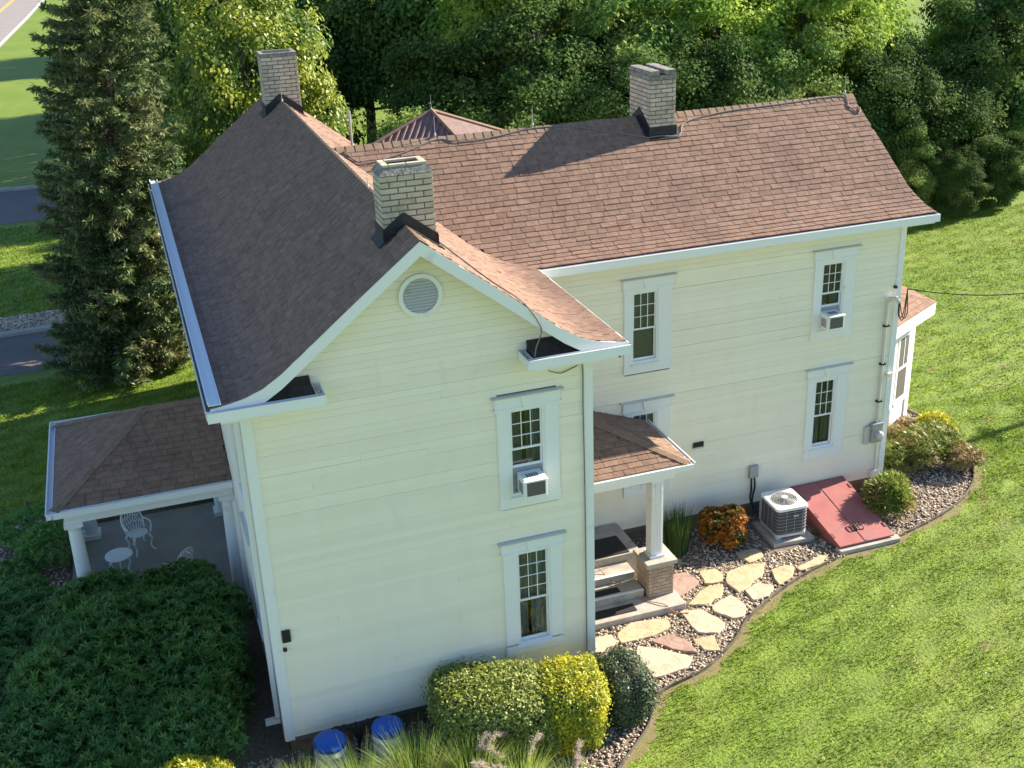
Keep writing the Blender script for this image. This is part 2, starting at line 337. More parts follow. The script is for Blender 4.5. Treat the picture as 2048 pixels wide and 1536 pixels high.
# ------------------------------------------------------------------ house measures
W, L = 5.8, 14.75               # main block: gable wall on y = 0, front on x = 0
D1, D2, XB = 4.30, 10.49, 15.18 # wing
YB = 7.396; XA = 2.9
ZS, ZT = 0.42, 6.62             # siding from .. cornice at
profA = (np.array([0, 1.0, 2.0, 2.25, 2.5, 2.75, 3.0, 3.37]), np.array([9.19, 8.42, 7.63, 7.43, 7.26, 7.15, 7.09, 7.04]))
profB = (np.array([0, 1.0, 2.0, 2.4, 2.8, 3.2, 3.51]), np.array([9.07, 8.39, 7.69, 7.41, 7.21, 7.09, 7.03]))
def zA(x): return np.interp(np.abs(np.asarray(x) - XA), *profA)
def zB(y): return np.interp(np.abs(np.asarray(y) - YB), *profB)
def _dense(p):
    d = np.linspace(0, p[0][-1], 60); z = np.interp(d, *p)
    for _ in range(6): z[1:-1] = (z[:-2] + 2 * z[1:-1] + z[2:]) / 4
    return d, z
profA, profB = _dense(profA), _dense(profB)

# ------------------------------------------------------------------ ground, roads
BED = smooth_curve([(3.6, -3.6), (4.6, -2.95), (5.31, -2.37), (6.25, -1.55), (6.75, -0.85), (7.92, -0.49), (8.9, 0.12), (9.62, 0.75), (11.16, 1.55), (12.6, 1.98), (13.4, 2.05), (14.17, 2.2), (16.1, 2.81), (17.5, 3.75), (18.5, 5.3), (18.65, 7.0), (18.3, 8.6), (17.4, 9.8), (15.4, 10.3)], 6)
BEDPOLY = [tuple(p) for p in BED] + [(15.1, 10.2), (15.1, 4.4), (5.7, 4.4), (5.7, 0.1), (-1.2, 0.1), (-1.2, -3.6)]
LBED = [(-5.6, 10.6), (-5.3, 7.5), (-5.6, 4.0), (-5.4, 0.2), (-4.6, -2.6), (-1.3, -3.6), (-1.3, 0.1), (0.1, 0.1), (0.1, 11.5), (-3.0, 11.5)]
mb = MB(); 
N = 40; xs = np.concatenate([np.linspace(-400, -40, 8), np.linspace(-30, 60, 19), np.linspace(80, 400, 8)]); ys = np.concatenate([np.linspace(-120, -20, 5), np.linspace(-10, 60, 15), np.linspace(80, 600, 9)])
for y in ys:
    for x in xs: mb.v.append((x, y, 0.0 if y < 60 else -(y - 60) * 0.0))
nx = len(xs)
for j in range(len(ys) - 1):
    for i in range(nx - 1): mb.f.append((j * nx + i, j * nx + i + 1, (j + 1) * nx + i + 1, (j + 1) * nx + i))
ob('ground', mb, LAWN, kind='structure')
ob('driveway', MB().prism([(-40, 20.6), (-4.2, 21.4), (-1.0, 22.2), (1.5, 24.6), (-1.0, 24.9), (-4.6, 25.2), (-40, 24.2)], -0.2, 0.012), ASPHALT, kind='structure')
dr2 = ob('driveway', MB().prism([(-40, 40.8), (-7.0, 41.7), (4, 42.5), (4, 48.0), (-7.2, 48.8), (-40, 48.5)], -0.2, 0.012), ASPHALT, kind='structure')
ob('kerb', MB().prism([(-40, 24.25), (-4.6, 25.25), (1.5, 24.65), (1.5, 24.95), (-4.6, 25.55), (-40, 24.55)], -0.2, 0.13), KERB, kind='structure', bevel=0.02)
ob('gravel_strip', MB().prism([(-40, 24.57), (-4.6, 25.57), (0.0, 25.2), (-0.5, 26.8), (-4.6, 27.4), (-40, 26.4)], -0.2, 0.03), PEBBLE, kind='structure')
ob('kerb', MB().prism([(-40, 48.52), (-7.2, 48.82), (4, 48.02), (4, 48.4), (-7.2, 49.25), (-40, 48.9)], -0.2, 0.14), KERB, kind='structure')
rd = ob('road', MB().prism([(-24, 60), (-13.3, 60), (-11.0, 117.8), (-9.2, 150), (-5.5, 230), (-16, 230), (-20, 150), (-22, 117)], -0.2, 0.012), ROADM, kind='structure')
ob('edge_line', MB().poly([(-13.55, 60, 0.017), (-13.35, 60, 0.017), (-11.1, 117.8, 0.017), (-9.3, 150, 0.017), (-5.6, 230, 0.017), (-5.9, 230, 0.017), (-9.65, 150, 0.017), (-11.45, 117.8, 0.017)]), WLINE, rd)
for dx in (0, 0.35):
    ob('centre_line', MB().poly([(-18.4 + dx, 60, 0.017), (-18.25 + dx, 60, 0.017), (-15.9 + dx, 117.8, 0.017), (-14.0 + dx, 150, 0.017), (-10.3 + dx, 230, 0.017), (-10.5 + dx, 230, 0.017), (-14.2 + dx, 150, 0.017), (-16.1 + dx, 117.8, 0.017)]), YELLOWP, rd)
bed = ob('planting_bed', MB().poly([(p[0], p[1], 0.006) for p in BEDPOLY]), BEDSOIL, kind='structure')
BORD = [p for p in BED if p[0] < 18.7]
_T = np.gradient(np.array(BED), axis=0); _N = unit(np.stack([_T[:, 1], -_T[:, 0]], 1)); _W = 0.16 + 0.07 * np.sin(np.arange(len(BED)) * 0.9) + 0.05 * np.sin(np.arange(len(BED)) * 2.3)
OUTER = np.array(BED) + _N * _W[:, None]
bm_ = MB()
for i in range(len(BED) - 1): bm_.poly([(*BED[i], 0.004), (*OUTER[i], 0.004), (*OUTER[i + 1], 0.004), (*BED[i + 1], 0.004)])
ob('soil_border', bm_, mat('border_soil', (0.22, 0.165, 0.085), 0.95, c2=(0.17, 0.17, 0.05), scale=5, bump=0.6, bscale=30), kind='structure')
BEDGRASS = [tuple(p) for p in OUTER] + BEDPOLY[len(BED):]
ob('mulch_bed', MB().poly([(p[0], p[1], 0.008) for p in LBED]), BEDSOIL, kind='structure')

def pebbles(name, poly, n, s0, s1, parent, z=0.02, skip=None):
    P = np.array(poly); lo, hi = P.min(0), P.max(0)
    Q = rng.uniform(lo, hi, (n * 3, 2)); Q = Q[inside(Q, poly)]
    if skip is not None:
        for s in skip: Q = Q[~inside(Q, s)]
    Q = Q[:n]
    t = (1 + 5 ** .5) / 2
    ico = unit(np.array([(-1, t, 0), (1, t, 0), (-1, -t, 0), (1, -t, 0), (0, -1, t), (0, 1, t), (0, -1, -t), (0, 1, -t), (t, 0, -1), (t, 0, 1), (-t, 0, -1), (-t, 0, 1)], float))
    fac = np.array([(0, 11, 5), (0, 5, 1), (0, 1, 7), (0, 7, 10), (0, 10, 11), (1, 5, 9), (5, 11, 4), (11, 10, 2), (10, 7, 6), (7, 1, 8), (3, 9, 4), (3, 4, 2), (3, 2, 6), (3, 6, 8), (3, 8, 9), (4, 9, 5), (2, 4, 11), (6, 2, 10), (8, 6, 7), (9, 8, 1)])
    m = len(Q); S = rng.uniform(s0, s1, (m, 1, 1)) * rng.uniform(0.6, 1.25, (m, 1, 3)) * np.array([1, 0.85, 0.6])
    a = rng.uniform(0, 6.28, m); c, s_ = np.cos(a), np.sin(a)
    V = ico[None] * S; V = np.stack([V[..., 0] * c[:, None] - V[..., 1] * s_[:, None], V[..., 0] * s_[:, None] + V[..., 1] * c[:, None], V[..., 2]], -1)
    V += np.concatenate([Q, np.full((m, 1), z) + rng.uniform(-0.008, 0.02, (m, 1))], 1)[:, None]
    F = (np.arange(m)[:, None, None] * 12 + fac[None]).reshape(-1, 3)
    return link(name, npmesh(name, V.reshape(-1, 3), F, PEBBLE), parent, kind='stuff')

pebbles('strip_pebbles', [(-9, 25.4), (-4.6, 25.6), (-1.0, 25.35), (-1.0, 26.8), (-4.6, 27.35), (-9, 27.2)], 2600, 0.04, 0.075, bpy.data.objects['gravel_strip'], z=0.05)
STONES = [([(6.3, 1.19), (6.6, 1.18), (6.72, 0.91), (6.27, 0.72), (6.05, 0.81)], 1), ([(6.84, 1.17), (7.21, 1.39), (7.92, 1.26), (7.88, 0.99), (7.44, 0.84), (6.78, 0.85)], 0),
          ([(7.35, 0.66), (7.77, 0.74), (8.02, 0.34), (7.96, 0.06), (7.6, 0.29)], 2), ([(7.02, 0.60), (7.55, 0.20), (7.81, -0.11), (7.56, -0.34), (6.86, -0.38), (6.80, 0.17)], 1),
          ([(8.14, 0.42), (8.57, 0.38), (8.46, -0.09), (8.17, 0.05)], 3), ([(8.32, 1.37), (8.76, 1.27), (8.97, 0.69), (8.70, 0.44), (8.34, 0.61)], 1),
          ([(9.07, 1.32), (9.55, 1.50), (9.66, 1.08), (9.46, 0.77), (9.2, 0.78), (8.98, 1.12)], 1), ([(8.61, 1.56), (9.25, 1.97), (9.6, 1.95), (9.31, 1.52), (8.91, 1.42)], 3),
          ([(9.92, 2.31), (10.50, 2.42), (10.83, 2.33), (10.54, 1.95), (9.79, 1.56), (9.73, 1.96)], 0), ([(9.94, 1.54), (10.34, 1.72), (10.57, 1.50), (10.28, 1.20), (9.92, 1.20)], 1),
          ([(10.85, 2.04), (11.27, 2.08), (11.35, 1.94), (11.14, 1.66), (10.73, 1.50)], 0), ([(11.47, 1.95), (12.13, 2.17), (12.25, 2.05), (11.92, 1.86), (11.45, 1.80)], 0),
          ([(10.48, 2.95), (10.96, 2.95), (10.98, 2.62), (10.57, 2.50)], 0), ([(9.4, 2.59), (9.74, 2.54), (9.78, 2.26), (9.63, 2.07), (9.29, 2.14)], 0),
          ([(8.60, 2.66), (9.07, 2.66), (9.16, 2.2), (8.50, 1.87)], 2)]
path = ob('stepping_stone_path', MB().poly([(6.0, 0.7, 0.010), (6.9, -0.38, 0.010), (7.7, -0.3, 0.010), (9.6, 0.95, 0.010), (11.4, 1.75, 0.010), (12.2, 2.1, 0.010), (11.0, 2.9, 0.010), (8.5, 2.7, 0.010), (8.5, 1.3, 0.010)]), BEDSOIL, kind='structure')
for poly, mi in STONES:
    P = []
    n = len(poly); c = np.mean(poly, 0)
    for i in range(n):
        a, b = np.array(poly[i]), np.array(poly[(i + 1) % n])
        a, b = c + (a - c) * 1.09, c + (b - c) * 1.09
        P += [tuple(a + (c - a) * 0.04)]
        for t in (0.35, 0.68): P.append(tuple(a + (b - a) * t + rng.normal(0, 0.016, 2)))
    ob('flagstone', MB().prism(P, -0.02, 0.055 + rng.uniform(0, 0.012)), FLAG[mi], path, bevel=0.012)
FOOT = [[(5.8, 1.45), (8.5, 1.45), (8.5, 4.4), (5.8, 4.4)], [(11.3, 2.7), (12.5, 2.7), (12.5, 3.95), (11.3, 3.95)], [(12.6, 2.0), (14.1, 2.0), (14.1, 4.4), (12.6, 4.4)]] + [s for s, _ in STONES]
pebbles('river_pebbles', BEDPOLY, 26000, 0.018, 0.042, bed, skip=FOOT)
pebbles('river_pebbles', [(-5.4, 5.0), (-3.7, 5.0), (-3.7, 11), (-5.4, 10.5)], 2500, 0.02, 0.045, bed)
em = MB()
def strip(mb, pts, wd, z0, z1):
    P = np.array(pts); T = np.gradient(P, axis=0); Nn = unit(np.stack([-T[:, 1], T[:, 0]], 1))
    for i in range(len(P) - 1):
        a, b = P[i], P[i + 1]; n0, n1 = Nn[i] * wd, Nn[i + 1] * wd
        mb.hexa([(*(a - n0), z0), (*(b - n1), z0), (*(b + n1), z0), (*(a + n0), z0), (*(a - n0), z1), (*(b - n1), z1), (*(b + n1), z1), (*(a + n0), z1)])
bi = [p for p in BED if p[0] < 12.5]; bj = [p for p in BED if p[0] > 14.2 or p[1] > 5]
for pts_, lab_ in ((bi, 'thin dark edging strip between the stepping stone path and the lawn'), (bj, 'thin dark edging strip round the gravel bed right of the cellar door')):
    em = MB(); strip(em, pts_, 0.012, -0.05, 0.075); o = ob('bed_edging', em, EDGE); o['label'] = lab_; o['category'] = 'edging'

# ------------------------------------------------------------------ the house
house = thing('house', 'pale yellow two storey clapboard farmhouse with brown shingle roof and cream brick chimneys', 'house', (0, 0, 0))

def wall_panels(u0, u1, z0, z1, holes):
    us = sorted({u0, u1, *[h[0] for h in holes], *[h[1] for h in holes]}); zs = sorted({z0, z1, *[h[2] for h in holes], *[h[3] for h in holes]})
    out = []
    for i in range(len(us) - 1):
        run = None
        for j in range(len(zs) - 1):
            uc, zc = (us[i] + us[i + 1]) / 2, (zs[j] + zs[j + 1]) / 2
            hole = any(h[0] < uc < h[1] and h[2] < zc < h[3] for h in holes)
            if not hole:
                if run and abs(run[3] - zs[j]) < 1e-6: run[3] = zs[j + 1]
                else:
                    if run: out.append(run)
                    run = [us[i], us[i + 1], zs[j], zs[j + 1]]
        if run: out.append(run)
    return out
# windows: (u0, u1, z0, z1) outer casing, wall opening
WG = [dict(c=(4.10, 5.20, 4.11, 6.15), o=(4.30, 4.95, 4.34, 5.98), ac=True, curt=None), dict(c=(4.10, 5.20, 1.06, 3.36), o=(4.33, 4.98, 1.25, 3.20), ac=False, curt=CURTAIN)]
WW = [dict(c=(8.33, 9.43, 4.24, 6.30), o=(8.50, 9.12, 4.47, 6.09), ac=False, curt='blind'), dict(c=(12.90, 13.95, 4.30, 6.32), o=(13.08, 13.68, 4.53, 6.10), ac=True, curt=CURTAIN2),
      dict(c=(12.92, 13.98, 1.26, 3.50), o=(13.10, 13.70, 1.53, 3.28), ac=False, curt=CURTAIN2), dict(c=(8.33, 9.43, 1.26, 3.50), o=(8.50, 9.12, 1.53, 3.28), ac=False, curt='blind')]
def core(name, segs, fy):
    mb = MB()
    for u0, u1, z0, z1 in segs: fy(mb, u0, u1, z0, z1)
    return ob(name, mb, SHEATH, house)
wallG = core('wall', wall_panels(0.02, W - 0.02, 0.3, 6.95, [q['o'] for q in WG]), lambda m, a, b, c, d: m.box(a, b, 0.02, 0.16, c, d))
wallG['label'] = 'gable end wall in blue shade'
gm = MB(); gm.hexa([(0.02, 0.02, 6.95), (W - 0.02, 0.02, 6.95), (W - 0.02, 0.16, 6.95), (0.02, 0.16, 6.95), (XA - 0.02, 0.02, 9.0), (XA + 0.02, 0.02, 9.0), (XA + 0.02, 0.16, 9.0), (XA - 0.02, 0.16, 9.0)])
ob('gable', gm, SHEATH, house)
wallW = core('wall', wall_panels(W, XB - 0.02, 0.3, 6.95, [q['o'] for q in WW]), lambda m, a, b, c, d: m.box(a, b, D1 + 0.02, D1 + 0.16, c, d))
wallW['label'] = 'long wing wall'
WL = [dict(c=(-2.75, -1.65, 4.0, 6.1), o=(-2.55, -1.85, 4.2, 5.9), ac=False, curt=CURTAIN2), dict(c=(-2.75, -1.65, 1.1, 3.4), o=(-2.55, -1.85, 1.3, 3.2), ac=False, curt=CURTAIN2)]
wallL = core('wall', [s for s in wall_panels(-L, -0.16, 0.3, 6.95, [q['o'] for q in WL])], lambda m, a, b, c, d: m.box(0.02, 0.16, -b, -a, c, d))
core('wall', [[0.16, L - 0.02, 0.3, 6.95]], lambda m, a, b, c, d: m.box(W - 0.16, W - 0.02, a, b, c, d))
core('wall', [[0.02, W - 0.02, 0.3, 6.95]], lambda m, a, b, c, d: m.box(a, b, L - 0.16, L - 0.02, c, d))
gm = MB(); gm.hexa([(0.02, L - 0.16, 6.95), (W - 0.02, L - 0.16, 6.95), (W - 0.02, L - 0.02, 6.95), (0.02, L - 0.02, 6.95), (XA - 0.02, L - 0.16, 9.0), (XA + 0.02, L - 0.16, 9.0), (XA + 0.02, L - 0.02, 9.0), (XA - 0.02, L - 0.02, 9.0)])
ob('gable', gm, SIDING, house)
core('wall', [[D1 + 0.16, D2, 0.3, 6.95]], lambda m, a, b, c, d: m.box(XB - 0.16, XB - 0.02, a, b, c, d)).data.materials[0] = SIDING
core('wall', [[W, XB - 0.02, 0.3, 6.95]], lambda m, a, b, c, d: m.box(a, b, D2 - 0.16, D2 - 0.02, c, d))
gm = MB(); gm.hexa([(XB - 0.16, D1, 6.95), (XB - 0.02, D1, 6.95), (XB - 0.02, D2, 6.95), (XB - 0.16, D2, 6.95), (XB - 0.16, YB - 0.02, 8.9), (XB - 0.02, YB - 0.02, 8.9), (XB - 0.02, YB + 0.02, 8.9), (XB - 0.16, YB + 0.02, 8.9)])
ob('gable', gm, SIDING, house)
ob('foundation', MB().box(0.06, W - 0.06, 0.06, L - 0.06, -0.3, 0.36), STONEB, house)
ob('foundation', MB().box(W - 0.06, XB - 0.06, D1 + 0.06, D2 - 0.06, -0.3, 0.36), STONEB, house)
ob('floor_slab', MB().box(0.17, W - 0.17, 0.17, L - 0.2, 3.55, 3.75), ROOMD, house)
ob('floor_slab', MB().box(W, XB - 0.17, D1 + 0.17, D2 - 0.2, 3.55, 3.75), ROOMD, house)

# clapboards: each course is a tapered board, broken at the windows
EXPO = 0.122
def board(mb, x0b, x1b, x0t, x1t, z0, z1, y):
    # outer face at y - 0.024 below, y - 0.004 above
    mb.hexa([(x0b, y - 0.017, z0), (x1b, y - 0.017, z0), (x1b, y + 0.014, z0), (x0b, y + 0.014, z0), (x0t, y - 0.005, z1), (x1t, y - 0.005, z1), (x1t, y + 0.014, z1), (x0t, y + 0.014, z1)])
def spans(u0, u1, za, zb, holes):
    s = [(u0, u1)]
    for h in holes:
        if zb > h[2] + 0.01 and za < h[3] - 0.01:
            n = []
            for a, b in s:
                if h[1] <= a or h[0] >= b: n.append((a, b)); continue
                if h[0] > a: n.append((a, h[0]))
                if h[1] < b: n.append((h[1], b))
            s = n
    return [q for q in s if q[1] - q[0] > 0.03]
jr = np.random.default_rng(77)
def boards(a, b, z, y, par):
    cuts = [a, b]
    if b - a > 3 and jr.random() < 0.16: cuts = [a, a + (b - a) * jr.uniform(0.2, 0.8), b]
    for p, q in zip(cuts[:-1], cuts[1:]):
        m = MB(); e0 = 0.003 if p > a else 0; zz = z + jr.normal(0, 0.0012)
        board(m, p + e0, q, p + e0, q, zz, zz + EXPO - 0.0068, y); ob('clapboard', m, SIDING, par)
def cutouts(ws): return [(q['c'][0] + 0.02, q['c'][1] - 0.02, q['c'][2] + 0.02, q['c'][3] + 0.06) for q in ws]
z = ZS
while z < 6.95:
    for a, b in spans(0.12, W - 0.12, z, z + EXPO, cutouts(WG)):
        boards(a, b, z, 0.0, wallG)
    for a, b in spans(W + 0.0, XB - 0.1, z, z + EXPO, cutouts(WW)):
        if z > 6.75: continue
        boards(a, b, z, D1, wallW)
    z += EXPO
zr = z
while z < 8.95:
    def hw(zz): return float(np.interp(-zz, -profA[1][::1], profA[0])) - 0.02
    a, b = hw(z), max(0.02, hw(min(z + EXPO, 9.15)))
    m = MB(); board(m, XA - a, XA + a, XA - b, XA + b, z, z + EXPO - 0.0068, 0.0); ob('clapboard', m, SIDING, wallG)
    z += EXPO
m = MB(); z = ZS                                        # front wall: seen edge-on, joined
while z < 6.9:
    for a, b in spans(-L + 0.1, -0.12, z, z + EXPO, cutouts(WL)):
        y0, y1 = -b, -a
        m.hexa([(-0.024, y1, z), (-0.024, y0, z), (0.014, y0, z), (0.014, y1, z), (-0.004, y1, z + EXPO + 0.004), (-0.004, y0, z + EXPO + 0.004), (0.014, y0, z + EXPO + 0.004), (0.014, y1, z + EXPO + 0.004)])
    z += EXPO
ob('clapboards', m, SIDING, wallL, kind='stuff')
# corner boards, friezes
def cb(x0, x1, y0, y1, z0=ZS - 0.04, z1=6.72): return ob('corner_board', MB().box(x0, x1, y0, y1, z0, z1), WHITE, house)
cb(-0.035, 0.135, -0.038, -0.001); cb(-0.038, -0.001, 0.0, 0.16); cb(W - 0.125, W + 0.035, -0.038, -0.001); cb(W + 0.001, W + 0.038, 0.0, 0.14)
cb(XB - 0.115, XB + 0.03, D1 - 0.036, D1 - 0.001); cb(XB + 0.001, XB + 0.036, D1, D1 + 0.13)
ob('frieze', MB().box(W + 0.04, XB - 0.12, D1 - 0.04, D1 - 0.026, 6.70, 6.86), SIDING, house)
ob('frieze', MB().box(-0.04, -0.026, 0.2, L, 6.45, 6.78), WHITE, house)
# soffits
ob('soffit', MB().box(W + 0.4, XB + 0.40, D1 - 0.36, D1 + 0.02, 6.80, 6.84), WHITE, house)
ob('soffit', MB().box(-0.40, 0.02, -0.3, L + 0.4, 6.76, 6.80), WHITE, house)
ob('soffit', MB().box(W - 0.02, W + 0.40, -0.3, D1 - 0.36, 6.76, 6.80), WHITE, house)

# windows ------------------------------------------------------------------------------
PANES = {}
def window(q, origin, rz, lab=None, rows=3):
    """local x across, -y outwards, z up; origin = point of the wall plane with u = 0"""
    cu0, cu1, cz0, cz1 = q['c']; u0, u1, z0, z1 = q['o']
    m = MB(); t = 0.045
    m.box(cu0, u0, -t, 0.0, cz0 + 0.22, cz1 - 0.16); m.box(u1, cu1, -t, 0.0, cz0 + 0.22, cz1 - 0.16)
    m.box(cu0 - 0.01, cu1 + 0.01, -t - 0.004, 0.0, cz0, cz0 + 0.22 if cz0 + 0.22 <= z0 else z0)
    if cz0 + 0.22 < z0: m.box(u0, u1, -t + 0.003, 0.02, cz0 + 0.22, z0)
    win = ob('window', m, WHITE, house); win.location = origin; win.rotation_euler = (0, 0, rz)
    if lab: win['label'] = lab
    # head with cornice and keystone
    h = MB(); h.box(cu0 - 0.03, cu1 + 0.03, -0.058, 0.0, cz1 - 0.16, cz1 + 0.06)
    h.box(cu0 - 0.05, cu1 + 0.05, -0.07, 0.0, cz1 - 0.165, cz1 - 0.135)
    if cz1 - 0.165 > z1: h.box(u0, u1, -0.042, 0.02, z1, cz1 - 0.165)
    ob('window_head', h, WHITE, win)
    h = MB(); h.hexa([(cu0 - 0.09, -0.10, cz1 + 0.065), (cu1 + 0.09, -0.10, cz1 + 0.065), (cu1 + 0.09, 0, cz1 + 0.06), (cu0 - 0.09, 0, cz1 + 0.06), (cu0 - 0.09, -0.10, cz1 + 0.080), (cu1 + 0.09, -0.10, cz1 + 0.080), (cu1 + 0.09, 0, cz1 + 0.10), (cu0 - 0.09, 0, cz1 + 0.10)])
    ob('head_cornice', h, LGREY, win)
    uc = (cu0 + cu1) / 2
    k = MB(); k.hexa([(uc - 0.08, -0.085, cz1 - 0.15), (uc + 0.08, -0.085, cz1 - 0.15), (uc + 0.08, -0.05, cz1 - 0.15), (uc - 0.08, -0.05, cz1 - 0.15), (uc - 0.13, -0.085, cz1 + 0.06), (uc + 0.13, -0.085, cz1 + 0.06), (uc + 0.13, -0.05, cz1 + 0.06), (uc - 0.13, -0.05, cz1 + 0.06)])
    ob('keystone', k, WHITE, win)
    # vinyl frame in the opening
    fr = 0.045; f = MB()
    f.box(u0, u0 + fr, -0.03, 0.10, z0, z1); f.box(u1 - fr, u1, -0.03, 0.10, z0, z1); f.box(u0 + fr, u1 - fr, -0.03, 0.10, z1 - fr, z1); f.box(u0 + fr, u1 - fr, -0.034, 0.10, z0, z0 + fr)
    ob('frame', f, WHITE, win)
    ob('sill', MB().hexa([(u0 - 0.02, -0.075, z0 - 0.05), (u1 + 0.02, -0.075, z0 - 0.05), (u1 + 0.02, -0.03, z0 - 0.04), (u0 - 0.02, -0.03, z0 - 0.04), (u0 - 0.02, -0.075, z0 - 0.02), (u1 + 0.02, -0.075, z0 - 0.02), (u1 + 0.02, -0.03, z0), (u0 - 0.02, -0.03, z0)]), WHITE, win)
    a0, a1 = u0 + fr, u1 - fr; zm = z0 + (z1 - z0) * (0.46 if not q['ac'] else 0.52); st = 0.028
    up = MB(); ya, yb = 0.0, 0.03
    up.box(a0, a0 + st, ya, yb, zm, z1 - fr); up.box(a1 - st, a1, ya, yb, zm, z1 - fr); up.box(a0 + st, a1 - st, ya, yb, z1 - fr - st, z1 - fr); up.box(a0 + st, a1 - st, ya, yb, zm, zm + 0.04)
    ob('upper_sash', up, WHITE, win)
    g0, g1, h0, h1 = a0 + st, a1 - st, zm + 0.04, z1 - fr - st
    for i in (1, 2): ob('muntin', MB().box(g0 + (g1 - g0) * i / 3 - 0.007, g0 + (g1 - g0) * i / 3 + 0.007, 0.004, 0.026, h0, h1), WHITE, win)
    for j in range(1, rows): ob('muntin', MB().box(g0, g1, 0.002, 0.024, h0 + (h1 - h0) * j / rows - 0.007, h0 + (h1 - h0) * j / rows + 0.007), WHITE, win)
    for i in range(3):
        for j in range(rows):
            pw, ph = (g1 - g0) / 3 - 0.014, (h1 - h0) / rows - 0.014
            key = (round(pw, 3), round(ph, 3))
            if key not in PANES: PANES[key] = MB().poly([(-pw / 2, 0.015, -ph / 2), (pw / 2, 0.015, -ph / 2), (pw / 2, 0.015, ph / 2), (-pw / 2, 0.015, ph / 2)]).mesh('pane', GLASS)
            p = link('pane', PANES[key], win); p.location = (g0 + (g1 - g0) * (i + 0.5) / 3, 0, h0 + (h1 - h0) * (j + 0.5) / rows); p.rotation_euler = (rng.normal(0, 0.004), 0, rng.normal(0, 0.004))
    lo0, lo1 = (z0 + fr, zm) if not q['ac'] else (z0 + fr + 0.46, zm)
    lw = MB(); lw.box(a0, a0 + st, 0.034, 0.064, lo0, lo1 + 0.03); lw.box(a1 - st, a1, 0.034, 0.064, lo0, lo1 + 0.03); lw.box(a0 + st, a1 - st, 0.034, 0.064, lo0, lo0 + 0.05); lw.box(a0 + st, a1 - st, 0.034, 0.064, lo1 - 0.005, lo1 + 0.03)
    ob('lower_sash', lw, WHITE, win)
    ob('pane', MB().poly([(a0 + st, 0.049, lo0 + 0.05), (a1 - st, 0.049, lo0 + 0.05), (a1 - st, 0.049, lo1 - 0.005), (a0 + st, 0.049, lo1 - 0.005)]), GLASS, win)
    if q['ac']:
        ob('filler_panel', MB().box(a0, a1, 0.05, 0.065, z0 + fr, lo0), GREY, win)
    c = q['curt']
    if c == 'blind':
        b = MB(); zz = z0 + 0.06
        while zz < z1 - 0.05:
            b.hexa([(u0 + 0.05, 0.090, zz), (u1 - 0.05, 0.090, zz), (u1 - 0.05, 0.094, zz - 0.002), (u0 + 0.05, 0.094, zz - 0.002), (u0 + 0.05, 0.110, zz + 0.028), (u1 - 0.05, 0.110, zz + 0.028), (u1 - 0.05, 0.114, zz + 0.026), (u0 + 0.05, 0.114, zz + 0.026)]); zz += 0.046
        ob('blind', b, BLIND, win)
    else:
        v = MB(); n = 40; zz0, zz1 = z0, z1
        gap = 0.08 if c is CURTAIN else 0.12
        for half in (0, 1):
            b0 = len(v.v); x0 = u0 + 0.01 if half == 0 else uc + gap * 0.5 * (u1 - u0) - 0.05 * (u1 - u0); x1 = uc - gap * 0.5 * (u1 - u0) - 0.05 * (u1 - u0) if half == 0 else u1 - 0.01
            for i in range(n + 1):
                x = x0 + (x1 - x0) * i / n; y = 0.135 + 0.018 * math.sin(i * 1.3) + 0.01 * math.sin(i * 2.9)
                v.v += [(x, y, zz0), (x, y, zz1)]
            for i in range(n): v.f.append((b0 + 2 * i, b0 + 2 * i + 2, b0 + 2 * i + 3, b0 + 2 * i + 1))
        ob('curtain', v, c or CURTAIN2, win)
    ob('room_shade_board', MB().box(u0 - 0.15, u1 + 0.15, 0.55, 0.6, z0 - 0.2, z1 + 0.2), ROOMD, win)  # dark board supplies the shade of an unlit room
    return win
window(WG[0], (0, 0, 0), 0, 'upper window of the gable wall with a cooler in it')
window(WG[1], (0, 0, 0), 0, 'lower window of the gable wall with pale curtains', rows=4)
window(WW[0], (0, D1, 0), 0, 'upper wing window with a lowered blind'); window(WW[1], (0, D1, 0), 0, 'upper wing window with a cooler in it')
window(WW[2], (0, D1, 0), 0, 'lower wing window above the cellar door'); window(WW[3], (0, D1, 0), 0, 'lower wing window half hidden by the small porch roof')
window(WL[0], (0, 0, 0), -math.pi / 2); window(WL[1], (0, 0, 0), -math.pi / 2)

# roof decks ------------------------------------------------------------------------------
def roof_shell(name, prof, axis, c, a0, a1, thick=0.06):
    d, z = prof; step = list(range(0, len(d), 4)); step = step if step[-1] == len(d) - 1 else step + [len(d) - 1]
    D = np.concatenate([-d[step][::-1], d[step][1:]]); Z = np.concatenate([z[step][::-1], z[step][1:]])
    mb = MB()
    for i in range(len(D) - 1):
        q = []
        for zz in (-thick, -0.02):
            for (dd, k) in ((i, a0), (i, a1), (i + 1, a1), (i + 1, a0)):
                p = (c + D[dd], k) if axis == 'y' else (k, c + D[dd]); q.append((p[0], p[1], Z[dd] + zz))
        mb.hexa(q)
    return ob(name, mb, DECK, house)
roofA = roof_shell('roof', profA, 'y', XA, -0.43, L + 0.43); roofA['label'] = 'main roof running away from the gable end'
roofB = roof_shell('roof', profB, 'x', YB, 3.0, XB + 0.46); roofB['label'] = 'wing roof crossing the main roof'

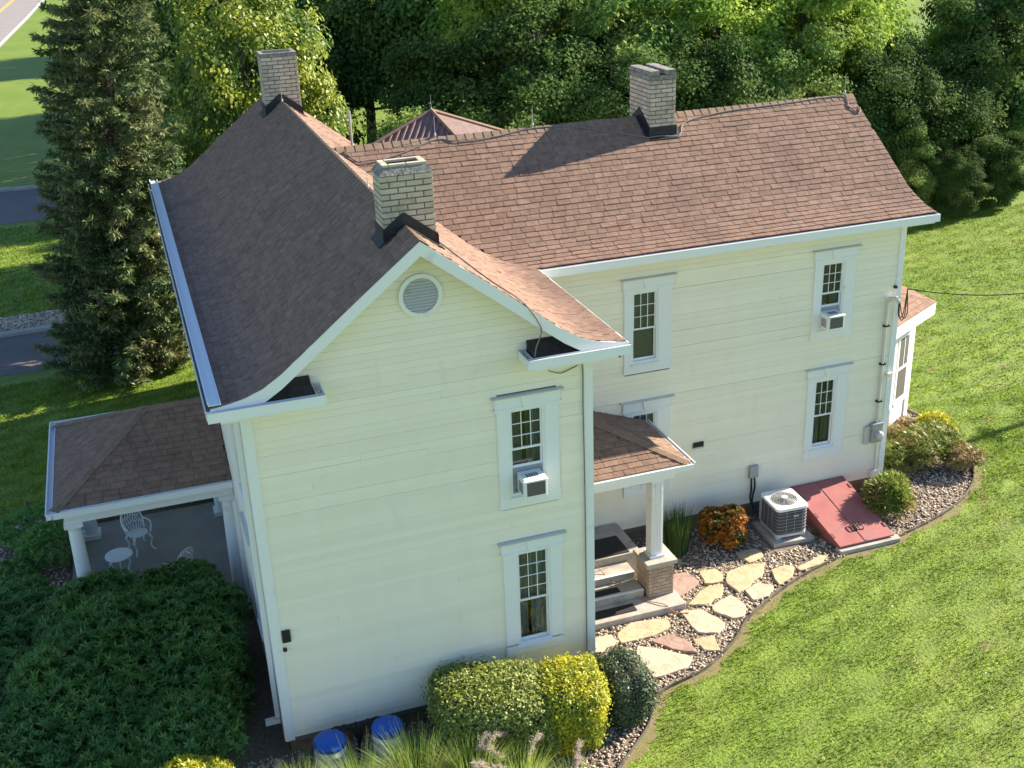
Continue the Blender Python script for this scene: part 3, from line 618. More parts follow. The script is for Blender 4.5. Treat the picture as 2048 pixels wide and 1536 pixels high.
# shingle tabs: gathered first, then the 300 that show largest become single objects
TABS = []
def tabs_profile(prof, part, place, a0, a1, expo=0.150, tab=0.29, keep=None, tmax=None):
    d, z = prof; s = np.concatenate([[0], np.cumsum(np.hypot(np.diff(d), np.diff(z)))]); S = s[-1]
    n = int(S / expo); ex = S / n
    for k in range(n):
        s1 = S - k * ex; s0 = max(0, s1 - ex - 0.03)        # butt at s1 (lower), head at s0
        d1, z1 = np.interp(s1, s, d), np.interp(s1, s, z); d0, z0 = np.interp(s0, s, d), np.interp(s0, s, z)
        a = a0 - (k % 2) * tab * 0.5 - rng.uniform(0, 0.05)
        while a < a1:
            wd = tab * rng.choice([1, 1, 1, 1, 0.72, 1.28]); b = min(a + wd, a1); aa = max(a, a0)
            if b - aa > 0.05:
                t = 0.013 + rng.uniform(0, 0.009); g = 0.005
                # butt edge jitter
                dj = rng.normal(0, 0.004)
                P = [place(d1 + dj, aa + g, z1 - 0.004), place(d1 + dj, b - g, z1 - 0.004), place(d0, b - g, z0 - 0.012), place(d0, aa + g, z0 - 0.012),
                     place(d1 + dj, aa + g, z1 + t), place(d1 + dj, b - g, z1 + t), place(d0, b - g, z0 - 0.001), place(d0, aa + g, z0 - 0.001)]
                cx = np.mean(P, 0)
                if keep is None or keep(cx): TABS.append((P, part))
            a += wd
def kA(p): return not (p[0] > XA and 3.9 < p[1] < 10.9 and zB(p[1]) > p[2] + 0.03)
def kB(p): return p[0] > XA + 0.05 and zA(p[0]) < p[2] + 0.05 if p[0] < W + 0.47 else True
tabs_profile(profA, roofA, lambda d, a, z: (XA - d, a, z), -0.44, L + 0.44)
tabs_profile(profA, roofA, lambda d, a, z: (XA + d, -a, z), -L - 0.44, 0.44, keep=kA)
tabs_profile(profB, roofB, lambda d, a, z: (a, YB - d, z), 3.0, XB + 0.47, keep=kB)
tabs_profile(profB, roofB, lambda d, a, z: (-a, YB + d, z), -XB - 0.47, -3.0, keep=kB)

# ridge caps
def ridge(part, p0, p1, half=0.15, n=None, drop=0.11):
    p0, p1 = Vector(p0), Vector(p1); Ld = (p1 - p0).length; n = n or int(Ld / 0.2); t = (p1 - p0).normalized(); s = t.cross(Vector((0, 0, 1))).normalized()
    mb = MB()
    for i in range(n):
        a = p0 + (p1 - p0) * (i / n); b = p0 + (p1 - p0) * ((i + 1.12) / n)
        for sg in (-1, 1):
            o0, o1 = 0.02, 0.034
            lo = s * (sg * half) - Vector((0, 0, drop))
            A0, B0 = a + Vector((0, 0, o1)), b + Vector((0, 0, o0)); A1, B1 = A0 + lo, B0 + lo; dn = Vector((0, 0, -0.014))
            q = [A0 + dn, B0 + dn, B1 + dn, A1 + dn, A0, B0, B1, A1]
            if sg == -1: q = [q[1], q[0], q[3], q[2], q[5], q[4], q[7], q[6]]
            mb.hexa([tuple(v) for v in q])
    ob('ridge_caps', mb, SHCAP, part, kind='stuff')
ridge(roofA, (XA, -0.44, 9.185), (XA, L + 0.44, 9.185)); ridge(roofB, (2.95, YB, 9.065), (XB + 0.47, YB, 9.065))

# right porch roof -------------------------------------------------------------------------
def flat_tabs(part, e0, e1, h0, h1, expo=0.165, tab=0.33):
    """plane with eave e0->e1 and head h0->h1"""
    e0, e1, h0, h1 = map(np.array, (e0, e1, h0, h1)); e0 = e0.astype(float); n = max(1, int(np.linalg.norm((h0 + h1) / 2 - (e0 + e1) / 2) / expo))
    ud = unit(e1 - e0); nv = np.cross(e1 - e0, (h0 + h1) / 2 - (e0 + e1) / 2); nv = unit(nv); nv = nv if nv[2] > 0 else -nv
    for k in range(n):
        def row(f): A = e0 + (h0 - e0) * f; B = e1 + (h1 - e1) * f; return A, B
        A1, B1 = row(k / n); A0, B0 = row(min(1, (k + 1.15) / n)); Lr = np.linalg.norm(B1 - A1)
        a = -(k % 2) * tab * 0.5 - rng.uniform(0, 0.05)
        while a < Lr:
            wd = tab * rng.choice([1, 1, 1, 0.72, 1.28]); b = min(a + wd, Lr); aa = max(a, 0)
            if b - aa > 0.04:
                t = 0.013 + rng.uniform(0, 0.009); g = 0.005
                up = A0 - A1; up = up - ud * np.dot(up, ud); lim0 = np.dot(A0 - A1, ud); lim1 = np.dot(B0 - A1, ud)
                l0, l1 = A1 + ud * (aa + g), A1 + ud * (b - g)
                u1_, u0_ = A1 + up + ud * min(max(b - g, lim0), lim1), A1 + up + ud * max(min(aa + g, lim1), lim0)
                P = [l0 - nv * 0.002, l1 - nv * 0.002, u1_ - nv * 0.01, u0_ - nv * 0.01, l0 + nv * t, l1 + nv * t, u1_ + nv * 0.001, u0_ + nv * 0.001]
                TABS.append(([tuple(v) for v in P], part))
            a += wd
pr = MB(); pr.hexa([(5.84, 2.07, 2.98), (8.79, 2.07, 2.98), (8.79, 4.26, 2.98), (5.84, 4.26, 2.98), (5.84, 2.07, 3.07), (8.79, 2.07, 3.07), (8.79, 4.26, 3.07), (5.84, 4.26, 3.07)])
porchR = ob('porch_roof', pr, WHITE, house); porchR['label'] = 'small hip roof over the side steps'
pk = MB(); C0, C1, C2 = (5.84, 2.07, 3.08), (8.79, 2.07, 3.08), (8.79, 4.26, 3.08); T0, T1 = (5.84, 4.26, 3.86), (6.62, 4.26, 3.86)
pk.poly([C0, C1, T1, T0]); pk.poly([C1, C2, T1]); ob('deck', pk, DECK, porchR)
flat_tabs(porchR, (5.84, 2.05, 3.09), (8.81, 2.05, 3.09), (5.84, 4.27, 3.87), (6.63, 4.27, 3.87)); flat_tabs(porchR, (8.81, 2.05, 3.09), (8.81, 4.27, 3.09), (6.63, 4.26, 3.87), (6.64, 4.27, 3.87))
ridge(porchR, (8.79, 2.07, 3.10), (6.64, 4.26, 3.88), half=0.13, drop=0.03)
gt = MB()
def gutter(name, p0, p1, out, parent=house, wd=0.12, h=0.11, z=None, close=True):
    """open trough along p0->p1 (top outer lip height p.z), out = unit vector away from the roof"""
    p0, p1, out = Vector(p0), Vector(p1), Vector(out).normalized(); m = MB(); th = 0.012
    def pt(p, o, dz): q = p + out * o; return (q.x, q.y, p.z + dz)
    def slab(o0, z0_, o1, z1_):
        q = [pt(p0, o0, z0_), pt(p1, o0, z0_), pt(p1, o1, z0_), pt(p0, o1, z0_), pt(p0, o0, z1_), pt(p1, o0, z1_), pt(p1, o1, z1_), pt(p0, o1, z1_)]
        m.hexa(q)
    slab(0, -h, wd, -h + th); slab(wd - th, -h + th, wd, 0); slab(0, -h + th, th, -0.002); slab(wd - th * 0.9, -0.001, wd + 0.012, 0.016)
    return ob(name, m, GUTTER, parent)
gutter('gutter', (W + 0.42, D1 - 0.41, 7.0), (XB + 0.47, D1 - 0.41, 7.0), (0, -1, 0), wd=0.13, h=0.15)
gutter('gutter', (-0.39, -0.44, 7.0), (-0.39, L + 0.45, 7.0), (-1, 0, 0), wd=0.15, h=0.15)
gutter('gutter', (W + 0.39, -0.44, 7.0), (W + 0.39, D1 - 0.41, 7.0), (1, 0, 0), wd=0.12, h=0.15)
gutter('gutter_trough', (-0.30, -0.44, 7.13), (-0.30, L + 0.45, 7.13), (-1, 0, 0), wd=0.19, h=0.045)
ob('gutter_end', MB().box(XB + 0.47, XB + 0.485, D1 - 0.54, D1 - 0.40, 6.85, 7.01), GUTTER, house)
ob('fascia', MB().box(W + 0.40, XB + 0.46, D1 - 0.40, D1 - 0.36, 6.78, 6.98), WHITE, house)
ob('fascia', MB().box(-0.385, -0.35, -0.42, L + 0.44, 6.76, 6.98), WHITE, house)
ob('fascia', MB().box(W + 0.35, W + 0.385, -0.42, D1 - 0.42, 6.76, 6.98), WHITE, house)
gutter('gutter', (5.84, 2.02, 3.09), (8.84, 2.02, 3.09), (0, -1, 0), porchR, wd=0.07, h=0.10); gutter('gutter', (8.83, 2.0, 3.09), (8.83, 4.25, 3.09), (1, 0, 0), porchR, wd=0.07, h=0.10)
ob('beam', MB().box(5.84, 8.5, 2.10, 2.36, 2.80, 2.98), WHITE, porchR); ob('beam', MB().box(8.24, 8.5, 2.36, 4.26, 2.80, 2.98), WHITE, porchR)

# gable rakes and eave returns
def rake(yo, y1, side):
    d, z = profA; idx = list(range(0, 60, 5)) + [59]; m = MB()
    for i in range(len(idx) - 1):
        a, b = idx[i], idx[i + 1]; xa, xb = XA + side * d[a], XA + side * d[b]; h = 0.20
        q = [(xa, yo, z[a] - 0.03 - h), (xb, yo, z[b] - 0.03 - h), (xb, y1, z[b] - 0.03 - h), (xa, y1, z[a] - 0.03 - h), (xa, yo, z[a] - 0.006), (xb, yo, z[b] - 0.006), (xb, y1, z[b] - 0.006), (xa, y1, z[a] - 0.006)]
        if side < 0: q = [q[1], q[0], q[3], q[2], q[5], q[4], q[7], q[6]]
        m.hexa(q)
    ob('rake_board', m, WHITE, house)
    m = MB()
    for i in range(len(idx) - 1):
        a, b = idx[i], idx[i + 1]; xa, xb = XA + side * d[a], XA + side * d[b]
        q = [(xa, y1, z[a] - 0.13), (xb, y1, z[b] - 0.13), (xb, 0.0, z[b] - 0.13), (xa, 0.0, z[a] - 0.13), (xa, y1, z[a] - 0.075), (xb, y1, z[b] - 0.075), (xb, 0.0, z[b] - 0.075), (xa, 0.0, z[a] - 0.075)]
        if side < 0: q = [q[1], q[0], q[3], q[2], q[5], q[4], q[7], q[6]]
        m.hexa(q)
    ob('rake_soffit', m, WHITE, house)
for s in (-1, 1): rake(-0.446, -0.39, s)
def rakeB(x0, x1, s):
    d, z = profB; idx = list(range(0, 60, 5)) + [59]; m = MB()
    for i in range(len(idx) - 1):
        a, b = idx[i], idx[i + 1]; ya, yb = YB + s * d[a], YB + s * d[b]
        q = [(x0, ya, z[a] - 0.22), (x1, ya, z[a] - 0.22), (x1, yb, z[b] - 0.22), (x0, yb, z[b] - 0.22), (x0, ya, z[a] - 0.025), (x1, ya, z[a] - 0.025), (x1, yb, z[b] - 0.025), (x0, yb, z[b] - 0.025)]
        if s < 0: q = [q[3], q[2], q[1], q[0], q[7], q[6], q[5], q[4]]
        m.hexa(q)
    ob('rake_board', m, WHITE, house)
for s in (-1, 1): rakeB(XB + 0.43, XB + 0.455, s)
def eave_return(xo, xi):     # boxed return at a gable corner; xo outer end, xi inner end
    lo, hi = min(xo, xi), max(xo, xi)
    r = ob('eave_return', MB().box(lo, hi, -0.42, -0.03, 6.76, 6.83), WHITE, house)
    a_, b_ = (max(lo + 0.02, 0.32), hi - 0.03) if xo < xi else (lo + 0.03, min(hi - 0.02, W - 0.32))
    ob('return_top', MB().hexa([(a_, -0.40, 6.832), (b_, -0.40, 6.832), (b_, -0.031, 6.832), (a_, -0.031, 6.832), (a_, -0.40, 6.99), (b_, -0.40, 6.99), (b_, -0.031, 7.17), (a_, -0.031, 7.17)]), TAR, r)
    gutter('gutter', (lo - (0.12 if xo > xi else 0.15), -0.42, 7.0), (hi + (0.13 if xo > xi else 0.12), -0.42, 7.0), (0, -1, 0), r, wd=0.13, h=0.15)
    e = 1 if xi > xo else -1
    gutter('gutter', (xi, -0.42, 7.0), (xi, -0.03, 7.0), (e, 0, 0), r, wd=0.12, h=0.15)
    ob('gutter_end', MB().box(xi + e * 0.12 - 0.006, xi + e * 0.12 + 0.006, -0.548, -0.42, 6.852, 7.014), GUTTER, r)
    ob('moulding', MB().box(lo + 0.12, hi - 0.12, -0.12, -0.03, 6.66, 6.758), WHITE, r)
eave_return(-0.38, 1.12); eave_return(W + 0.38, 4.64)

# gable vent: eight sided louvre
v = MB(); oc = [(2.95 + 0.36 * math.cos(R(11.25 + 22.5 * i)), 8.20 + 0.36 * math.sin(R(11.25 + 22.5 * i))) for i in range(16)]; ic = [(2.95 + 0.29 * math.cos(R(11.25 + 22.5 * i)), 8.20 + 0.29 * math.sin(R(11.25 + 22.5 * i))) for i in range(16)]
for i in range(16):
    j = (i + 1) % 16
    v.hexa([(*[oc[i][0], -0.06], oc[i][1]), (ic[i][0], -0.06, ic[i][1]), (ic[i][0], -0.0, ic[i][1]), (oc[i][0], -0.0, oc[i][1]), (oc[j][0], -0.06, oc[j][1]), (ic[j][0], -0.06, ic[j][1]), (ic[j][0], 0.0, ic[j][1]), (oc[j][0], 0.0, oc[j][1])])
vent = ob('gable_vent', v, WHITE, house)
ob('back_plate', MB().poly([(p[0], -0.028, p[1]) for p in reversed(ic)]), GREY, vent)
for k in range(11):
    z = 8.20 - 0.26 + k * 0.052; hw_ = math.sqrt(max(0.0, 0.283 ** 2 - (z - 8.2) ** 2))
    if hw_ > 0.03: ob('slat', MB().hexa([(2.95 - hw_, -0.056, z - 0.016), (2.95 + hw_, -0.056, z - 0.016), (2.95 + hw_, -0.03, z + 0.012), (2.95 - hw_, -0.03, z + 0.012), (2.95 - hw_, -0.056, z - 0.008), (2.95 + hw_, -0.056, z - 0.008), (2.95 + hw_, -0.03, z + 0.02), (2.95 - hw_, -0.03, z + 0.02)]), LGREY, vent)

# chimneys -----------------------------------------------------------------------------------
NB = [0]
def chimney(x0, x1, y0, y1, zb, zt, lab, flash, tops):
    ch = ob('chimney', MB().box(x0 + 0.012, x1 - 0.012, y0 + 0.012, y1 - 0.012, zb, zt), MORTAR, house); ch['label'] = lab
    H, LB = 0.094, 0.27; k = 0; z = zt - 0.004
    while z - H > zb:
        z -= H
        for face in ('f', 'l', 'r', 'b'):
            if face in 'fb': a0, a1 = x0, x1
            else: a0, a1 = y0, y1
            off = (0.5 * LB if k % 2 else 0.0); a = a0 - off
            if face in 'lr': a = a0 - (0.5 * LB if not k % 2 else 0.0)
            while a < a1 - 0.02:
                p, q = max(a, a0) + 0.009, min(a + LB, a1) - 0.009
                if q - p > 0.04:
                    j = rng.uniform(0, 0.004); d = 0.05
                    m = MB(); zz0, zz1 = z + 0.010, z + H - 0.010
                    if face == 'f': m.box(p, q, y0 - j, y0 + d, zz0, zz1)
                    elif face == 'b': m.box(p, q, y1 - d, y1 + j, zz0, zz1)
                    elif face == 'l': m.box(x0 - j - 0.001, x0 + d, p, q, zz0, zz1)
                    else: m.box(x1 - d, x1 + j + 0.001, p, q, zz0, zz1)
                    if face == 'b' or NB[0] >= 320:
                        rest.v, rest.f  # joined below
                        n = len(rest.v); rest.v += m.v; rest.f += [tuple(n + i for i in f) for f in m.f]
                    else: ob('brick', m, BRICK, ch); NB[0] += 1
                a += LB
        k += 1
    ob('bricks', rest, BRICK, ch, kind='stuff') if rest.v else None
    # crown
    if tops == 'rim':
        c = MB(); t = 0.11
        b0, b1 = zt - 0.001, zt + 0.12; i = 0.07
        for (ax0, ax1, ay0, ay1) in ((x0, x1, y0, y0 + t), (x0, x1, y1 - t, y1), (x0, x0 + t, y0 + t, y1 - t), (x1 - t, x1, y0 + t, y1 - t)):
            c.box(ax0 + (0.0), ax1, ay0, ay1, b0, b0 + 0.015)
        c.hexa([(x0 - 0.01, y0 - 0.01, b0), (x1 + 0.01, y0 - 0.01, b0), (x1 + 0.01, y0 + t, b0), (x0 - 0.01, y0 + t, b0), (x0 + i, y0 + i, b1), (x1 - i, y0 + i, b1), (x1 - i, y0 + t, b1), (x0 + i, y0 + t, b1)])
        c.hexa([(x0 - 0.01, y1 - t, b0), (x1 + 0.01, y1 - t, b0), (x1 + 0.01, y1 + 0.01, b0), (x0 - 0.01, y1 + 0.01, b0), (x0 + i, y1 - t, b1), (x1 - i, y1 - t, b1), (x1 - i, y1 - i, b1), (x0 + i, y1 - i, b1)])
        c.hexa([(x0 - 0.009, y0 - 0.009, b0), (x0 + t, y0 + 0.02, b0), (x0 + t, y1 - 0.02, b0), (x0 - 0.009, y1 + 0.009, b0), (x0 + i + 0.002, y0 + i, b1 - 0.002), (x0 + t, y0 + i, b1 - 0.002), (x0 + t, y1 - i, b1 - 0.002), (x0 + i + 0.002, y1 - i, b1 - 0.002)])
        c.hexa([(x1 - t, y0 + 0.02, b0), (x1 + 0.009, y0 - 0.009, b0), (x1 + 0.009, y1 + 0.009, b0), (x1 - t, y1 - 0.02, b0), (x1 - t, y0 + i, b1 - 0.002), (x1 - i - 0.002, y0 + i, b1 - 0.002), (x1 - i - 0.002, y1 - i, b1 - 0.002), (x1 - t, y1 - i, b1 - 0.002)])
        xm = (x0 + x1) / 2 - 0.03
        c.box(xm - 0.06, xm + 0.06, y0 + t, y1 - t, b0, b1 - 0.02)
        ob('crown', c, CAPCEM, ch)
        ob('flue_shade_plate', MB().box(x0 + t, x1 - t, y0 + t, y1 - t, zt + 0.002, zt + 0.006), DARK, ch)  # solid black plate painted as the shaded flue mouth
        for q in ((x0 + 0.07, x0 + 0.16, y0 + 0.07, y0 + 0.30), (x0 + 0.07, x0 + 0.16, y0 + 0.32, y1 - 0.07), (x0 + 0.18, x0 + 0.44, y0 + 0.07, y0 + 0.15), (x0 + 0.46, x1 - 0.07, y0 + 0.07, y0 + 0.15), (x0 + 0.18, x1 - 0.07, y1 - 0.15, y1 - 0.07), (x1 - 0.16, x1 - 0.07, y0 + 0.17, y1 - 0.17)):
            ob('cap_brick', MB().box(*q, b1 + 0.001, b1 + 0.035), BRICK, ch)
    else:
        c = MB(); c.box(x0 - 0.006, x1 + 0.006, y0 - 0.006, y1 + 0.006, zt, zt + 0.09); ob('crown', c, CAPCEM, ch)
        ob('flue_shade_plate', MB().box(x0 + 0.1, x1 - 0.1, y0 + 0.1, y1 - 0.1, zt + 0.092, zt + 0.096), DARK, ch)  # black plate painted as the flue's inner shade
        if tops == 'rows':
            ob('cap_bricks', MB().box(x0, x0 + (x1 - x0) * 0.36, y0, y1, zt + 0.097, zt + 0.20), CAPCEM, ch); ob('cap_bricks', MB().box(x0 + (x1 - x0) * 0.64, x1, y0, y1, zt + 0.097, zt + 0.20), CAPCEM, ch)
    # tarred flashing that follows the roof
    fm = MB(); e = 0.022
    if flash == 'A': zz = lambda x, y: float(zA(x))
    else: zz = lambda x, y: float(zB(y))
    n = 10
    def wall_strip(P, nrm, h):
        for i in range(len(P) - 1):
            a, b = P[i], P[i + 1]; za, zb_ = zz(*a), zz(*b)
            fm.hexa([(a[0] + nrm[0] * e, a[1] + nrm[1] * e, za - 0.12), (b[0] + nrm[0] * e, b[1] + nrm[1] * e, zb_ - 0.12), (b[0], b[1], zb_ - 0.12), (a[0], a[1], za - 0.12), (a[0] + nrm[0] * e, a[1] + nrm[1] * e, za + h), (b[0] + nrm[0] * e, b[1] + nrm[1] * e, zb_ + h), (b[0], b[1], zb_ + h), (a[0], a[1], za + h)])
            fm.hexa([(a[0] + nrm[0] * 0.11, a[1] + nrm[1] * 0.11, zz(a[0] + nrm[0] * 0.11, a[1] + nrm[1] * 0.11) - 0.02), (b[0] + nrm[0] * 0.11, b[1] + nrm[1] * 0.11, zz(b[0] + nrm[0] * 0.11, b[1] + nrm[1] * 0.11) - 0.02), (b[0], b[1], zb_ - 0.02), (a[0], a[1], za - 0.02),
                     (a[0] + nrm[0] * 0.11, a[1] + nrm[1] * 0.11, zz(a[0] + nrm[0] * 0.11, a[1] + nrm[1] * 0.11) + 0.034), (b[0] + nrm[0] * 0.11, b[1] + nrm[1] * 0.11, zz(b[0] + nrm[0] * 0.11, b[1] + nrm[1] * 0.11) + 0.034), (b[0], b[1], zb_ + 0.04), (a[0], a[1], za + 0.04)])
    X = np.linspace(x0 - 0.03, x1 + 0.03, n + 1); Y = np.linspace(y0 - 0.03, y1 + 0.03, n + 1)
    wall_strip([(x, y0) for x in X], (0, -1), 0.22); wall_strip([(x0, y) for y in Y[::-1]], (-1, 0), 0.22); wall_strip([(x1, y) for y in Y], (1, 0), 0.22)
    ob('flashing', fm, TAR, ch)
    return ch
rest = MB(); chimney(2.58, 3.42, 0.52, 1.08, 8.2, 9.99, 'near chimney at the gable end with a broken cement rim', 'A', 'rim')
rest = MB(); chimney(10.10, 10.72, 6.85, 7.95, 8.2, 9.93, 'wing chimney with two raised rows of cap bricks', 'B', 'rows')
rest = MB(); chimney(2.52, 3.40, 13.1, 13.75, 8.3, 10.28, 'far chimney at the other end of the main ridge', 'A', 'flat')

# now sort the shingles
cen = np.array([np.mean(t[0], 0) for t in TABS]); nrm = []
for P, _ in TABS:
    a, b, c = np.array(P[4]), np.array(P[5]), np.array(P[7]); q = np.cross(b - a, c - a); nrm.append(q if q[2] > 0 else -q)
nrm = np.array(nrm); vv = CAM - cen; dist = np.linalg.norm(vv, axis=1); score = np.sum(nrm * vv, 1) / dist ** 3
f2 = np.array([0.951, 0.0, 0.0])
Rm = np.array(cam.matrix_world.to_3x3()); pc = (cen - CAM) @ Rm; px = 1024 + 2343.8 * pc[:, 0] / -pc[:, 2]; py = 768 - 2343.8 * pc[:, 1] / -pc[:, 2]
# only tabs in the picture and not behind the walls or chimneys count as showing
score[(px < 0) | (px > 2048) | (py < 0) | (py > 1536)] = -1
big = set(np.argsort(-score)[:300].tolist()); joined = {}
for i, (P, part) in enumerate(TABS):
    if i in big: ob('shingle', MB().hexa(P), SHINGLE, part)
    else: joined.setdefault(part.name, (part, MB()))[1].hexa(P)

# left (front) porch ---------------------------------------------------------------------------
PX, PY0, PY1, PZ = -3.60, 5.14, 9.64, 3.0
lp = ob('porch_roof', MB().box(PX + 0.12, -0.03, PY0 + 0.1, PY1 - 0.1, 2.84, 2.95), WHITE, house); lp['label'] = 'hip roof of the front porch with white columns'
yc = (PY0 + PY1) / 2; a, b, c, d = (PX + 0.1, PY0 + 0.08, 2.97), (-0.03, PY0 + 0.08, 2.97), (-0.03, PY1 - 0.08, 2.97), (PX + 0.1, PY1 - 0.08, 2.97); r0, r1 = (-1.5, yc, 3.97), (-0.03, yc, 3.97)
ob('deck', MB().poly([a, b, r1, r0]).poly([d, a, r0]).poly([c, d, r0, r1]), DECK, lp)
TABS2 = len(TABS)
flat_tabs(lp, (PX + 0.09, PY0 + 0.07, 2.98), (-0.03, PY0 + 0.07, 2.98), (-1.5, yc, 3.98), (-0.03, yc, 3.98)); flat_tabs(lp, (PX + 0.09, PY1 - 0.07, 2.98), (PX + 0.09, PY0 + 0.07, 2.98), (-1.5, yc + 0.01, 3.98), (-1.5, yc - 0.01, 3.98))
flat_tabs(lp, (-0.03, PY1 - 0.07, 2.98), (PX + 0.09, PY1 - 0.07, 2.98), (-0.03, yc, 3.98), (-1.5, yc, 3.98))
ridge(lp, (PX + 0.1, PY0 + 0.08, 2.985), (-1.5, yc, 3.975), half=0.12, drop=0.03); ridge(lp, (PX + 0.1, PY1 - 0.08, 2.985), (-1.5, yc, 3.975), half=0.12, drop=0.03); ridge(lp, (-1.5, yc, 3.98), (-0.05, yc, 3.98), half=0.13, drop=0.06)
for P, part in TABS[TABS2:]: joined.setdefault(part.name, (part, MB()))[1].hexa(P)
for part, m in joined.values(): ob('shingles', m, SHINGLE, part, kind='stuff')
gutter('gutter', (PX - 0.03, PY0 + 0.05, 3.0), (-0.03, PY0 + 0.05, 3.0), (0, -1, 0), lp, wd=0.12, h=0.12)
gutter('gutter', (PX + 0.08, PY0 - 0.07, 3.0), (PX + 0.08, PY1 + 0.07, 3.0), (-1, 0, 0), lp, wd=0.12, h=0.12)
gutter('gutter', (PX - 0.03, PY1 - 0.05, 3.0), (-0.03, PY1 - 0.05, 3.0), (0, 1, 0), lp, wd=0.12, h=0.12)
ob('beam', MB().box(PX + 0.25, -0.03, PY0 + 0.18, PY0 + 0.42, 2.60, 2.84), WHITE, lp); ob('beam', MB().box(PX + 0.25, -0.03, PY1 - 0.42, PY1 - 0.18, 2.60, 2.84), WHITE, lp); ob('beam', MB().box(PX + 0.25, PX + 0.50, PY0 + 0.42, PY1 - 0.42, 2.60, 2.84), WHITE, lp)
ob('porch_floor', MB().box(PX - 0.05, 0.05, PY0 - 0.35, PY1 + 0.3, -0.2, 0.10), SLAB, house, bevel=0.02)
for cx, cy in ((PX + 0.40, PY0 + 0.33), (PX + 0.40, PY1 - 0.33), (-0.16, PY0 + 0.33), (-0.16, PY1 - 0.33)):
    cl = MB(); cl.lathe([(0.15, 0.21), (0.155, 0.4), (0.15, 1.2), (0.13, 2.42), (0.15, 2.45), (0.15, 2.50)], (cx, cy, 0), 20)
    c_ = ob('column', cl, WHITE, lp, smooth=False); ob('plinth', MB().box(cx - 0.2, cx + 0.2, cy - 0.2, cy + 0.2, 0.1, 0.21), WHITE, c_); ob('capital', MB().box(cx - 0.18, cx + 0.18, cy - 0.18, cy + 0.18, 2.50, 2.60), WHITE, c_)
# front downspout and pilaster strips seen edge-on
ob('downspout', MB().box(-0.12, -0.04, 0.45, 0.55, 0.55, 6.75).box(-0.30, -0.04, 0.455, 0.545, 0.42, 0.52), GUTTER, house)
ob('downspout', MB().box(-0.11, -0.04, 4.6, 4.7, 0.3, 2.8).box(-0.28, -0.04, 4.605, 4.695, 0.2, 0.29), GUTTER, house)
dr = ob('door', MB().box(-0.05, -0.03, 6.9, 7.9, 0.12, 2.4), WHITE, house); ob('door_casing', MB().box(-0.07, -0.026, 6.7, 6.88, 0.12, 2.5).box(-0.07, -0.026, 7.92, 8.1, 0.12, 2.5), WHITE, dr)

# side steps, pier, post -------------------------------------------------------------------------
st = ob('side_steps', MB().box(5.84, 8.15, 2.95, 4.24, 0.0, 0.66), CONC, house, bevel=0.015); st['label'] = 'concrete steps and landing between the two house blocks'
ob('step', MB().box(5.84, 7.8, 2.50, 2.945, 0.0, 0.49), CONC, st, bevel=0.015); ob('step', MB().box(5.84, 7.8, 2.02, 2.495, 0.0, 0.33), CONC, st, bevel=0.015); ob('step', MB().box(5.84, 8.50, 1.46, 2.015, 0.0, 0.16), CONC, st, bevel=0.015)
ob('nosing', MB().box(5.86, 7.79, 2.485, 2.56, 0.4905, 0.499), WHITE, st); ob('nosing', MB().box(5.86, 7.79, 2.005, 2.07, 0.3305, 0.339), WHITE, st)
pier = ob('pier', MB().box(7.85, 8.42, 1.93, 2.50, 0.10, 0.90), MORTAR, house); pier['label'] = 'low brick pier under the porch post'
for k in range(9):
    z0 = 0.165 + k * 0.082
    for f, (a0, a1) in (('f', (7.85, 8.42)), ('l', (1.93, 2.50))):
        a = a0 - (0.1 if k % 2 else 0)
        while a < a1 - 0.02:
            p, q = max(a, a0) + 0.004, min(a + 0.2, a1) - 0.004
            if q - p > 0.03: ob('brick', MB().box(p, q, 1.918, 1.96, z0, z0 + 0.072) if f == 'f' else MB().box(7.838, 7.88, p, q, z0, z0 + 0.072), PIERB, pier)
            a += 0.2
ob('cap', MB().box(7.78, 8.48, 1.86, 2.57, 0.90, 1.0), CONC, pier, bevel=0.015)
post = ob('porch_post', MB().box(7.985, 8.245, 2.10, 2.36, 1.03, 2.80), WHITE, porchR); ob('base', MB().box(7.95, 8.28, 2.06, 2.40, 1.0, 1.06), WHITE, post)
for k in range(4):
    ob('flute', MB().box(8.005 + k * 0.058, 8.035 + k * 0.058, 2.085, 2.098, 1.12, 2.74), WHITE, post)
ob('railing', MB().tube([(6.15, 3.95, 1.55), (6.5, 3.2, 1.42), (6.55, 2.9, 1.2)], 0.02, 8).tube([(6.5, 3.2, 0.66), (6.5, 3.2, 1.42)], 0.018, 8), WHITE, st)
o = ob('step_mat', MB().box(7.05, 7.9, 3.0, 3.72, 0.664, 0.678), RUBBER); o['label'] = 'black rubber mat lying on the side landing'; o['category'] = 'mat'
o = ob('step_mat', MB().box(5.95, 7.45, 1.60, 1.86, 0.164, 0.176), RUBBER); o['label'] = 'black rubber tread on the lowest concrete step'; o['category'] = 'mat'
o = ob('step_mat', MB().box(5.95, 7.3, 2.12, 2.30, 0.334, 0.345), RUBBER); o['label'] = 'narrow black rubber tread on the second concrete step'; o['category'] = 'mat'
cord = smooth_curve([(6.1, 2.6, 0.52), (6.9, 2.9, 0.68), (7.3, 2.4, 0.36), (7.7, 1.9, 0.185), (8.05, 1.55, 0.185), (8.2, 1.38, 0.06), (8.45, 1.25, 0.07)], 6)
o = ob('hose', MB().tube(cord, 0.009, 6), mat('cord_tan', (0.42, 0.16, 0.08), 0.6)); o['label'] = 'thin orange cord trailing down the side steps'; o['category'] = 'cord'

